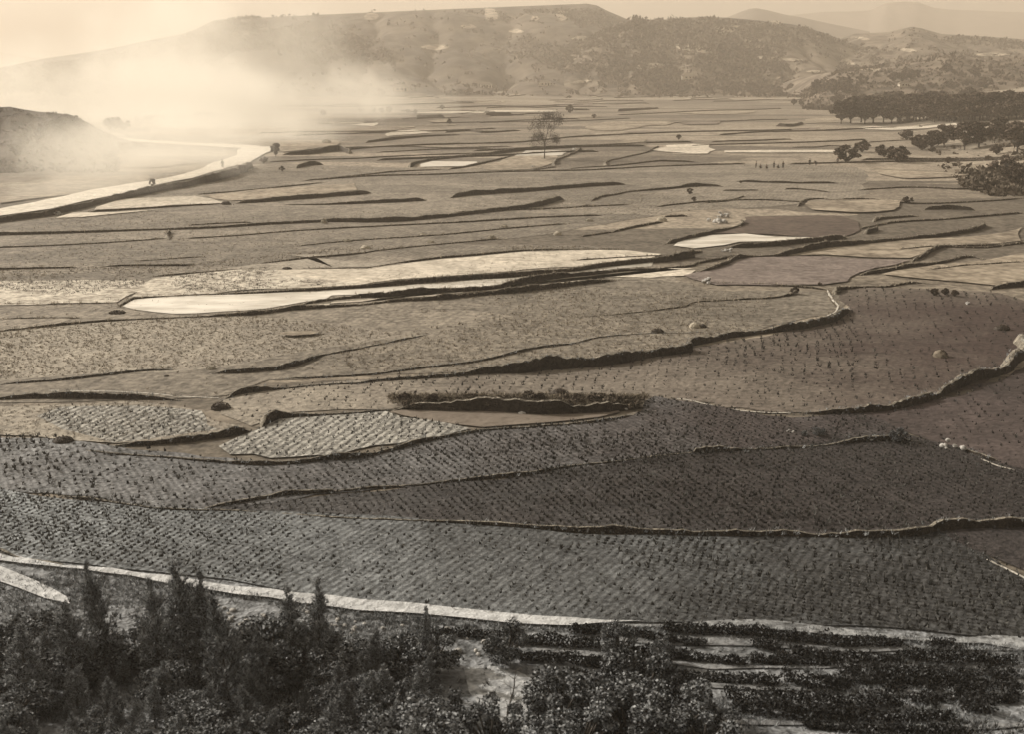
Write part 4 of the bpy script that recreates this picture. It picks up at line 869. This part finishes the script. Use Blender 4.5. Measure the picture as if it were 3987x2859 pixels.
for i, hs in enumerate(HEDGES):
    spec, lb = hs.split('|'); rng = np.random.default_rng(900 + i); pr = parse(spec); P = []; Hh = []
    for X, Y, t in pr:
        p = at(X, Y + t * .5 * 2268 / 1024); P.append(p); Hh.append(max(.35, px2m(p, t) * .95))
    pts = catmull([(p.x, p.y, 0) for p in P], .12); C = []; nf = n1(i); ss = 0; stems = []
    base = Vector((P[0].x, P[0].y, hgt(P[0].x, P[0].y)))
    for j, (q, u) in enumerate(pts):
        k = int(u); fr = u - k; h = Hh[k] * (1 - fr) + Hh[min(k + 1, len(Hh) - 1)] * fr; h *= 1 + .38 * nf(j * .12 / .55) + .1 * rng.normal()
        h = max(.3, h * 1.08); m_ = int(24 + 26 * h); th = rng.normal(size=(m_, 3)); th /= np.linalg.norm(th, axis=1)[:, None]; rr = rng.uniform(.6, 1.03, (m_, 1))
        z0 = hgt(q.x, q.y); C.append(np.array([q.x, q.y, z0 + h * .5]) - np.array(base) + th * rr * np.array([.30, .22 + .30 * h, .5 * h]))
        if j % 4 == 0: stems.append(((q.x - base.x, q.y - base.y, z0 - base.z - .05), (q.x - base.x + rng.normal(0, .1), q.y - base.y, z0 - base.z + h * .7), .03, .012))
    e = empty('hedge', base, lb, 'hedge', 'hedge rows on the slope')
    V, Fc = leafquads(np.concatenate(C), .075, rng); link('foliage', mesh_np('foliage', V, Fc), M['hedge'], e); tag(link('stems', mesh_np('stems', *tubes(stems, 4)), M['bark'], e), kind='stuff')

# ------------------------------------------------------------------ pines in the foreground
def pine_at(X, Ytop, depth, label, group, wide=1.0, protos=PINES, h0=4.15, name='young_pine', cat='pine tree', i=None):
    d = ray(X, Ytop); t = depth / d.y; top = d * t; x, y = top.x, top.y; g = hgt(x, y); h = CAMZ + top.z - g
    if h < .5: return None
    return place_tree(name, protos, (x, y, g - .03), h, h0, label, cat, group, wide, i)
SP = [(205, 1247, 46, 'slim pine with a tall leader crossing the footpath, leftmost', .55), (397, 1250, 46, 'pine with a pear-shaped tip standing above the footpath', .95),
 (335, 1285, 45, 'short pine tip left of the pear-shaped one', .8), (450, 1275, 46, 'bushy pine top right of the pear-shaped tip', .8), (487, 1318, 41, 'blackest tall straight pine in the thicket', .75),
 (700, 1285, 46, 'pointed pine at the edge of the path near left centre', .7), (640, 1300, 46, 'grey feathery pine left of the pointed one', .9), (938, 1348, 45, 'single upright pine leader right of the thicket', .6),
 (560, 1400, 42, 'low pine beside the pale rubble', .9), (150, 1330, 44, 'wide grey pine under the left path', 1.1), (40, 1385, 42, 'dark pine in the left corner', 1.1)]
for X, Y, dd, lb, wd in SP: pine_at(X, Y, dd, lb, 'young pines below the lookout', wd)
spots = []
for dd, ylo, n_, x0, x1 in [(47, 1375, 9, 20, 760), (45, 1400, 12, -20, 900), (43, 1430, 13, 0, 960), (41, 1470, 13, -20, 1000), (39, 1510, 13, 0, 1040), (36.5, 1550, 12, -20, 1040), (34, 1590, 11, -10, 1060), (31, 1640, 9, 0, 1060)]:
    n_ = int(n_ * .8)
    for k in range(n_):
        X = x0 + (x1 - x0) * (k + random.uniform(.1, .9)) / n_
        pine_at(X, ylo + random.uniform(0, 55), dd + random.uniform(-1, 1), 'young pine among many alike in the dense dark thicket at lower left', 'young pines below the lookout', random.uniform(1.0, 1.35))
for dd, ylo, n_ in [(46, 1385, 7), (45.5, 1410, 8), (45, 1450, 8), (43, 1490, 9), (40, 1535, 9), (37, 1580, 9), (34, 1630, 10)]:
    for k in range(n_):
        pine_at(-20 + 1040 * (k + random.random()) / n_ - (60 if dd > 43 else 0), ylo + random.uniform(-10, 30), dd + random.uniform(-1, 1), 'round leafy bush filling the gaps between the pines at lower left', 'undergrowth between the pines', random.uniform(1.2, 1.7), NEARB, 2.3, 'bush', 'bush')
for X, Y, dd, lb, wd in [(1240, 1500, 40, 'dark round bush right of the pale clearing', 1.2), (1330, 1490, 40, 'dark bush beside the round one right of the clearing', 1.2), (1420, 1440, 42, 'bush at the start of the lower hedge rows', 1.0),
  (1290, 1570, 37, 'black bush at the bottom right of the clearing', 1.3), (1400, 1540, 38, 'broad dark bush near the bottom edge', 1.4), (1500, 1510, 39, 'mid grey bush left of the lower hedges', 1.2), (1560, 1570, 37, 'dark bush at the bottom edge under the hedges', 1.3),
  (1120, 1380, 47, 'small bush on the pale rubble below the footpath', .9), (1470, 1412, 47, 'upright dark bush between hedge rows', .6), (1370, 1385, 48, 'small leafy bush on the rows', .9), (1085, 1560, 37, 'dark low bush under the thin sapling', 1.1)]:
    pine_at(X, Y, dd, lb, 'bushes by the clearing', wd, NEARB, 2.3, 'bush', 'bush')
# the thin curved sapling in the clearing
def sapling():
    P = [conv('H', x, y)[:2] for x, y in [(1100, 1570), (1092, 1520), (1100, 1460), (1120, 1400), (1135, 1340), (1140, 1280), (1150, 1220)]]
    b0 = at(*P[0]); pts = []
    for X, Y in P: d = ray(X, Y); t = b0.y / d.y; q = d * t; pts.append(Vector((q.x - b0.x, 0, CAMZ + q.z - b0.z)))
    e = empty('sapling', b0, 'thin curved bare sapling in the pale clearing at bottom centre', 'sapling'); segs = []
    for i in range(len(pts) - 1): segs.append((pts[i], pts[i + 1], .055 - .007 * i, .048 - .007 * i))
    link('trunk', mesh_np('trunk', *tubes(segs, 7), True), M['bark'], e); tw = []; rng = np.random.default_rng(3)
    for i in range(2, len(pts)):
        for _ in range(4): d = Vector(rng.normal(0, 1, 3)); d.z = abs(d.z) + .3; tw.append((pts[i], pts[i] + d.normalized() * rng.uniform(.3, .7), .012, .004))
    link('branch', mesh_np('branch', *tubes(tw, 4)), M['bark'], e)
sapling()

# ------------------------------------------------------------------ heaps, stones, scrub bank
def lump(r, seed, sub=3, flatz=.6, rough=.25):
    rng = np.random.default_rng(seed); bm = bmesh.new(); bmesh.ops.create_icosphere(bm, subdivisions=sub, radius=1); f = fbm2(seed)
    for v_ in bm.verts:
        c = v_.co; k = 1 + rough * f(c.x * 1.3 + c.z, c.y * 1.3) + rough * .3 * rng.normal() * .4; v_.co = Vector((c.x * k, c.y * k, c.z * k * flatz)) * r
    me = bpy.data.meshes.new('lump'); bm.to_mesh(me); bm.free(); return me
def heap(c, x, y, w_, h_, lb, kind='straw'):
    X, Y, k = conv(c, x, y); p = at(X, Y); m_ = px2m(p, 1); ww = w_ * k * 1024 / 2268 * p.y / F / cp * .5; hh = px2m(p, h_ * k * 1024 / 2268) * .62
    rng = np.random.default_rng(int(x * 7 + y)); nm = {'old': 'straw_heap', 'straw': 'straw_heap', 'stone': 'stone_heap', 'earth': 'earth_mound'}[kind]
    e = empty(nm, p, lb, {'old': 'straw heap', 'straw': 'straw heap', 'stone': 'stone heap', 'earth': 'mound'}[kind], 'heaps lying in the fields')
    if kind == 'stone':
        for j in range(9):
            o = link('stone', lump(ww * rng.uniform(.15, .34), int(x) + j, 2, .8, .35), M['stone'], e); o.location = (rng.normal(0, ww * .45), rng.normal(0, ww * .3), abs(rng.normal(0, hh * .3)) + hh * .1)
        return
    me = lump(1, int(x + y), 3, 1, .3)
    o = link('mound', me, M['strawheap'] if kind == 'straw' else M['thatch'] if kind == 'old' else M['earth'], e); o.scale = (ww, ww * .8, hh); 
    th = rng.normal(size=(260, 3)); th[:, 2] = abs(th[:, 2]); th /= np.linalg.norm(th, axis=1)[:, None]
    V, Fc = leafquads(th * np.array([ww, ww * .8, hh]) * 1.02, max(ww, hh) * .14, rng, .3, .3)
    tag(link('straw' if kind == 'straw' else 'weeds', mesh_np('straw', V, Fc), M['stub_pale'] if kind == 'straw' else M['leaf'], e), kind='stuff')
HP = [('B', 80, 1525, 60, 30, 'pale straw heap leftmost in the line across the middle paddies', 'straw'), ('B', 200, 1568, 60, 30, 'pale straw heap by a dark tuft, second in the middle paddies', 'straw'),
 ('B', 560, 1488, 50, 26, 'small pale heap on a thin bank in the middle paddies', 'straw'), ('B', 610, 1532, 46, 26, 'pale heap just below the small one on the thin bank', 'straw'), ('B', 995, 1505, 50, 34, 'upright pale heap in the centre of the middle paddies', 'straw'),
 ('B', 1410, 1482, 50, 34, 'pale heap with grey top right of the middle', 'straw'), ('B', 1610, 1395, 50, 24, 'low pale heap on the thin bank near the centre right', 'straw'), ('B', 2070, 1395, 60, 40, 'bright heap where two short banks meet', 'straw'),
 ('B', 1070, 1432, 50, 22, 'flat faint heap in the strip above the middle paddies', 'straw'), ('A', 2045, 1410, 40, 50, 'pale clump breaking the long bank at left', 'straw'),
 ('F', 190, 612, 60, 44, 'small pale cone beside a dark one above the long bank', 'straw'), ('F', 235, 610, 50, 30, 'dark small mound beside the pale cone', 'earth'), ('E', 2040, 642, 80, 40, 'little peaked mound above the long thin bank', 'earth'),
 ('F', 1740, 795, 90, 70, 'lone round mound in the dark paddy at right, lit from the left', 'old'), ('F', 2130, 625, 90, 50, 'dark low mound near the right edge of the dark paddy', 'earth'), ('E', 1430, 1045, 110, 70, 'dark arched mound above the scrubby bank', 'earth'),
 ('D', 1810, 245, 60, 28, 'small black mound at the tip of a pale strip', 'earth'), ('D', 1050, 922, 36, 14, 'tiny dark clod below the left bank', 'earth'), ('D', 740, 520, 100, 26, 'flat dark mound at the corner of the frozen paddy', 'earth'),
 ('D', 400, 1335, 130, 50, 'dark sunken mound near the left edge', 'earth'), ('D', 1395, 1125, 120, 60, 'dark low mound at the meeting of the left banks', 'earth'), ('A', 1425, 1290, 60, 30, 'black mound at the tip of the white strip by the road', 'earth'),
 ('C', 370, 1370, 80, 60, 'bright stone heap on the rough knob above the dark plot', 'stone'), ('C', 340, 1405, 120, 50, 'wide stone heap just under the bright one', 'stone'), ('F', 290, 330, 90, 80, 'white stone heap at the end of the pale strips', 'stone'),
 ('F', 390, 130, 70, 36, 'small pale stone heap at the fork of two black banks', 'stone'), ('F', 1790, 1380, 150, 100, 'white stone heap at the end of the right lower bank', 'stone'), ('F', 800, 1275, 60, 36, 'little white stone heap on rough ground', 'stone'),
 ('F', 1910, 465, 40, 40, 'small pale stone heap above the dark paddy', 'stone'), ('A', 365, 1355, 70, 50, 'pale stone heap on the road embankment', 'stone'), ('K', 560, 985, 70, 60, 'bright stone heap at the corner of the tan plot', 'stone'),
 ('K', 1080, 760, 90, 50, 'bright stone heap at the end of the frozen plot', 'stone'), ('A', 2060, 905, 60, 40, 'pale heap on the roadside field', 'straw'), ('D', 1330, 875, 60, 30, 'pale knob where two banks nearly meet', 'straw')]
for h_ in HP: heap(*h_)
# ragged scrub bank with boulders under it (centre)
rng = np.random.default_rng(66)
bank('E: 340,1135,16 500,1112,46 700,1115,52 900,1115,58 1200,1125,74 1400,1125,84 1690,1115,74 1800,1115,46 1980,1110,16', 'scrub_bank', 'banktop', 600, topw=1)
G_S = 'stones and shrubs of the scrub bank'
for x, y, w_, h_, lb in [(1190, 1160, 110, 50, 'flat pale boulder lying before the dark scrub bank'), (1330, 1165, 60, 40, 'small pale boulder in the middle of the dark hollow'), (1570, 1145, 80, 60, 'ring-shaped pale boulder in the dark hollow'), (1730, 1140, 90, 50, 'pale boulder at the right end of the dark hollow'), (1830, 1130, 80, 40, 'boulder on the tail of the scrub bank')]:
    X, Y, k = conv('E', x, y); p = at(X, Y); s = w_ * k * 1024 / 2268 * p.y / F * .26
    o = link('boulder', lump(s, int(x), 3, .6, .4), M['stone']); o.location = p + Vector((0, 0, s * .25)); tag(o, lb, 'boulder', G_S)
for j in range(26):
    x = 430 + j * 58 + rng.uniform(-15, 15); t = rng.uniform(40, 85)
    put(SHRUBS if j % 3 else BUSHES, 'shrub', 'E', x, 1098 + rng.uniform(-6, 34), t, 2.3, 'low ragged shrub among others on the scrub bank', 'shrub', G_S, 1.3)
pts = []
for j in range(2200):
    x = rng.uniform(380, 1950) + 40 * math.sin(j * 1.7); y = rng.normal(1075, 16) if j % 2 else rng.uniform(1040, 1130); X, Y, _ = conv('E', x, y); p = at(X, Y); pts.append((p.x, p.y, .35 if y > 1070 else .05))
blades('scrub_grass', pts, rng.uniform(.15, .42, len(pts)), 'straw_warm', 9, nb=9, wid=.22)
# rubble along the lower edge of the footpath
stones = [lump(1, 700 + i, 2, .65, .35) for i in range(5)]
for me in stones: me.materials.append(M['stone'])
for j in range(70):
    x = rng.uniform(0, 1); 
    if j < 40: X, Y, _ = conv('G', 1380 + 900 * x, 800 + 75 * x + rng.uniform(0, 130))
    else: X, Y, _ = conv('H', 100 + 1100 * x, 930 + 60 * x + rng.uniform(-20, 190))
    p = at(X, Y); o = bpy.data.objects.new('stone', stones[j % 5]); COL.objects.link(o); s = rng.uniform(.07, .2); o.location = p + Vector((0, 0, s * .2)); o.scale = (s, s * .8, s); o.rotation_euler = (0, 0, rng.uniform(0, 6))
    tag(o, 'pale stone in the rubble below the footpath', 'stone', 'rubble below the footpath')

# ------------------------------------------------------------------ people
def skinmesh(name, joints, edges, mat):
    me = bpy.data.meshes.new(name); me.from_pydata([j[0] for j in joints], edges, []); o = bpy.data.objects.new(name, me); COL.objects.link(o)
    sk = o.modifiers.new('skin', 'SKIN'); me.skin_vertices.new() if not me.skin_vertices else None
    for i, j in enumerate(joints): me.skin_vertices[0].data[i].radius = (j[1], j[1] * j[2] if len(j) > 2 else j[1])
    me.skin_vertices[0].data[0].use_root = True
    sb = o.modifiers.new('sub', 'SUBSURF'); sb.levels = 1; sb.render_levels = 1
    dg = bpy.context.evaluated_depsgraph_get(); ev = bpy.data.meshes.new_from_object(o.evaluated_get(dg)); bpy.data.objects.remove(o)
    ev.name = name; ev.materials.clear(); ev.materials.append(mat)
    for p_ in ev.polygons: p_.use_smooth = True
    return ev
def person_proto(pose, top):
    if pose == 'stand': hip, chest, neck, head = (0, 0, .92), (0, .02, 1.32), (0, .02, 1.48), (0, .04, 1.62); kn = [(-.11, .02, .48), (.13, .1, .5)]; ft = [(-.13, 0, .07), (.16, .02, .07)]; el = [(-.27, .03, 1.12), (.27, .03, 1.12)]; ha = [(-.26, .2, .92), (.28, .16, .9)]
    elif pose == 'bend': hip, chest, neck, head = (0, -.12, .88), (0, .22, 1.12), (0, .38, 1.16), (0, .5, 1.12); kn = [(-.12, 0, .48), (.12, .02, .48)]; ft = [(-.14, -.05, .07), (.14, -.05, .07)]; el = [(-.22, .36, .86), (.22, .36, .86)]; ha = [(-.14, .46, .62), (.14, .46, .62)]
    else: hip, chest, neck, head = (0, -.12, .34), (0, .02, .72), (0, .08, .88), (0, .12, 1.02); kn = [(-.16, .28, .48), (.16, .28, .48)]; ft = [(-.14, .05, .07), (.14, .05, .07)]; el = [(-.24, .2, .56), (.24, .2, .56)]; ha = [(-.12, .42, .4), (.12, .42, .4)]
    V3 = lambda a: Vector(a); sh = [V3(chest) + Vector((-.19, 0, .06)), V3(chest) + Vector((.19, 0, .06))]; tail = [V3(f) + Vector((0, .16, -.03)) for f in ft]; belly = (V3(hip) + V3(chest)) / 2
    J = [(hip, .14), (belly, .13), (chest, .155), (neck, .06), (head, .095), (V3(head) + Vector((0, .01, .12)), .07)]; E = [(0, 1), (1, 2), (2, 3), (3, 4), (4, 5)]
    for s in (0, 1):
        b0 = len(J); hp = V3(hip) + Vector((-.09 if s == 0 else .09, 0, -.05)); J += [(hp, .10), (kn[s], .065), (ft[s], .045), (tail[s], .035)]; E += [(0, b0), (b0, b0 + 1), (b0 + 1, b0 + 2), (b0 + 2, b0 + 3)]
        b0 = len(J); J += [(sh[s], .06), (el[s], .045), (ha[s], .03)]; E += [(2, b0), (b0, b0 + 1), (b0 + 1, b0 + 2)]
        wr = V3(ha[s]); dr = (wr - V3(el[s])).normalized(); w0 = len(J) - 1; side = dr.orthogonal().normalized()
        for f in range(5):
            k = len(J); o_ = side * (.02 * (f - 2)); ln = (.05, .075, .085, .075, .06)[f]; J += [(wr + dr * .05 + o_, .010), (wr + dr * (.05 + ln) + o_ * 1.3, .008)]; E += [(w0, k), (k, k + 1)]
    body = skinmesh('body', J, E, M['skin'])
    J = [(V3(hip) + Vector((0, 0, -.08)), .17), (belly, .165), (chest, .18), (V3(neck) - (V3(neck) - V3(chest)) * .4, .09)]; E = [(0, 1), (1, 2), (2, 3)]
    for s in (0, 1): b0 = len(J); J += [(sh[s], .085), (el[s], .07), (V3(ha[s]) + (V3(el[s]) - V3(ha[s])) * .2, .055)]; E += [(2, b0), (b0, b0 + 1), (b0 + 1, b0 + 2)]
    jk = skinmesh('jacket', J, E, M[top]); J = [(hip, .165)]; E = []
    for s in (0, 1): b0 = len(J); hp = V3(hip) + Vector((-.09 if s == 0 else .09, 0, -.06)); J += [(hp, .125), (kn[s], .095), (V3(ft[s]) + Vector((0, 0, .06)), .075)]; E += [(0, b0), (b0, b0 + 1), (b0 + 1, b0 + 2)]
    tr = skinmesh('trousers', J, E, M['cloth_dark'])
    hr = lump(.105, 5, 3, 1.05, .05); hr.materials.append(M['hair'])
    return body, jk, tr, hr, Vector(head) + Vector((0, -.025, .075))
PP = {(a, b_): person_proto(a, b_) for a in ('stand', 'bend', 'crouch') for b_ in ('cloth_dark',)}
def person(c, x, y, pose, lb, rz, group='people working in the paddies', s=1.12):
    X, Y, _ = conv(c, x, y); p = at(X, Y); e = empty('person', p + Vector((0, 0, .04)), lb, 'person', group); b_, j, t, h, hp = PP[(pose, 'cloth_dark')]
    for nm, me in (('body', b_), ('jacket', j), ('trousers', t), ('hair', h)):
        o = bpy.data.objects.new(nm, me); COL.objects.link(o); o.parent = e
        if nm == 'hair': o.location = hp
    e.rotation_euler = (0, 0, rz); e.scale = (s,) * 3
person('J', 465, 505, 'stand', 'dark-clothed person standing at the left end of the working group', 1.2); person('J', 522, 508, 'crouch', 'dark-clothed person crouching beside the leftmost standing one', .5)
person('J', 600, 510, 'crouch', 'dark-clothed person crouching alone in the middle of the group', 2.4); person('J', 688, 505, 'stand', 'dark-clothed person standing in the middle of the group', -1.0)
person('J', 745, 508, 'crouch', 'dark-clothed person crouching between two standing people', 1.8); person('J', 805, 505, 'stand', 'dark-clothed person standing at the right end of the group', 2.8)
person('J', 1140, 468, 'stand', 'thinner of two people standing apart to the right', .3); person('J', 1220, 472, 'bend', 'dark-clothed person leaning forward next to the thin standing one', 1.0)
person('J', 1492, 455, 'stand', 'person standing alone farthest right beside a thin tree', 2.0, s=1.3); person('A', 1405, 1062, 'stand', 'lone person standing on the pale dirt road', .4, None, 1.4)

# ------------------------------------------------------------------ farmhouses at the foot of the mountain
def house(c, x, y, wpx, lb, rz):
    X, Y, k = conv(c, x, y); p = at2(X, Y); W = wpx * k * 1024 / 2268 * p.y / F; D_, H = W * .45, W * .26
    e = empty('farmhouse', p, lb, 'house', 'farmhouses below the mountain'); e.rotation_euler = (0, 0, rz)
    def boxm(x0, y0, z0, x1, y1, z1): 
        V = [(a, b_, c_) for a in (x0, x1) for b_ in (y0, y1) for c_ in (z0, z1)]; return V, [(0, 1, 3, 2), (4, 6, 7, 5), (0, 4, 5, 1), (2, 3, 7, 6), (0, 2, 6, 4), (1, 5, 7, 3)]
    link('wall', mesh_np('wall', *boxm(-W / 2, -D_ / 2, -.3, W / 2, D_ / 2, H)), M['plaster'], e)
    o = D_ * .18; V = [(-W / 2 - o, -D_ / 2 - o, H * .93), (W / 2 + o, -D_ / 2 - o, H * .93), (W / 2 + o, D_ / 2 + o, H * .93), (-W / 2 - o, D_ / 2 + o, H * .93), (-W * .33, -.02, H * 1.75), (W * .33, .02, H * 1.75)]
    me = bpy.data.meshes.new('roof'); me.from_pydata(V, [], [(0, 1, 5, 4), (2, 3, 4, 5), (1, 2, 5), (3, 0, 4), (0, 3, 2, 1)]); link('roof', me, M['thatch'], e)
    for q in (-.25, .05): link('window', mesh_np('window', *boxm(q * W, -D_ / 2 - .06, H * .35, q * W + W * .14, -D_ / 2 + .02, H * .75)), M['wood'], e)
    link('door', mesh_np('door', *boxm(W * .28, -D_ / 2 - .06, 0, W * .4, -D_ / 2 + .02, H * .8)), M['wood'], e)
house('B', 960, 552, 70, 'small pale farmhouse with dark openings at the foot of the mountain, left of centre', .1); house('B', 1330, 540, 70, 'low pale farmhouse right of the other one at the mountain foot', -.1)
house('B', 420, 575, 90, 'pale farmhouse half lost in the smoke at the mountain foot', .05); house('C', 150, 500, 80, 'pale farmhouse below the scarred hill', 0)
house('N', 920, 250, 120, 'pale farmhouse among bushes on the right slope', .1)

# ------------------------------------------------------------------ haze and smoke
def volbox(name, a, b_):
    V = [(x, y, z) for x in (a[0], b_[0]) for y in (a[1], b_[1]) for z in (a[2], b_[2])]; me = bpy.data.meshes.new(name)
    me.from_pydata(V, [], [(0, 1, 3, 2), (4, 6, 7, 5), (0, 4, 5, 1), (2, 3, 7, 6), (0, 2, 6, 4), (1, 5, 7, 3)]); return me
m = bpy.data.materials.new('haze_air'); m.use_nodes = True; n, l = m.node_tree.nodes, m.node_tree.links; n.clear()
o_ = n.new('ShaderNodeOutputMaterial'); pv = n.new('ShaderNodeVolumePrincipled'); pv.inputs['Density'].default_value = .00029
pv.inputs['Color'].default_value = (.96, .86, .73, 1); pv.inputs['Anisotropy'].default_value = .2; l.new(pv.outputs[0], o_.inputs['Volume'])
tag(link('haze', volbox('haze', (-4400, -4400, -2), (4400, 4600, 290)), m), kind='stuff')
m = bpy.data.materials.new('field_smoke'); m.use_nodes = True; n, l = m.node_tree.nodes, m.node_tree.links; n.clear()
o_ = n.new('ShaderNodeOutputMaterial'); pv = n.new('ShaderNodeVolumePrincipled'); l.new(pv.outputs[0], o_.inputs['Volume'])
pv.inputs['Color'].default_value = (.97, .93, .84, 1); pv.inputs['Anisotropy'].default_value = .3
g = n.new('ShaderNodeNewGeometry'); tot = None
nz = noise(n, l, None, .02, 6, .68); l.new(g.outputs['Position'], nz.inputs['Vector'])
def blob(X, Y, dep, rx, ry, rz, dens):
    global tot
    d = ray(X, Y); q = d * (dep / d.y); c = (q.x, q.y, CAMZ + q.z)
    s = n.new('ShaderNodeVectorMath'); s.operation = 'SUBTRACT'; l.new(g.outputs['Position'], s.inputs[0]); s.inputs[1].default_value = c
    k = n.new('ShaderNodeVectorMath'); k.operation = 'DIVIDE'; l.new(s.outputs[0], k.inputs[0]); k.inputs[1].default_value = (rx, ry, rz)
    ln = n.new('ShaderNodeVectorMath'); ln.operation = 'LENGTH'; l.new(k.outputs[0], ln.inputs[0])
    wob = n.new('ShaderNodeMath'); wob.operation = 'MULTIPLY_ADD'; wob.inputs[1].default_value = -2.3; l.new(nz.outputs[0], wob.inputs[0])
    ad = n.new('ShaderNodeMath'); ad.operation = 'ADD'; ad.inputs[1].default_value = 1.15; l.new(ln.outputs['Value'], ad.inputs[0]); l.new(ad.outputs[0], wob.inputs[2])
    mr = n.new('ShaderNodeMapRange'); mr.interpolation_type = 'SMOOTHERSTEP'; mr.inputs[1].default_value = .15; mr.inputs[2].default_value = 1.0; mr.inputs[3].default_value = dens; mr.inputs[4].default_value = 0
    l.new(wob.outputs[0], mr.inputs[0])
    if tot is None: tot = mr.outputs[0]
    else:
        a = n.new('ShaderNodeMath'); a.operation = 'ADD'; l.new(tot, a.inputs[0]); l.new(mr.outputs[0], a.inputs[1]); tot = a.outputs[0]
blob(290, 215, 600, 140, 110, 38, .017)
blob(420, 120, 740, 110, 100, 52, .011)
blob(595, 300, 430, 36, 40, 13, .036)
blob(500, 245, 510, 75, 70, 28, .024)
blob(330, 340, 310, 42, 80, 16, .036)
blob(230, 420, 250, 26, 40, 7, .022)
blob(700, 235, 640, 100, 80, 26, .014)
blob(170, 300, 440, 80, 80, 16, .009)
l.new(tot, pv.inputs['Density'])
sm = tag(link('smoke', volbox('smoke', (-440, 200, .8), (-30, 900, 130)), m), 'pale smoke drifting over the fields and mountain foot on the left', kind='stuff')
sm['category'] = 'smoke'
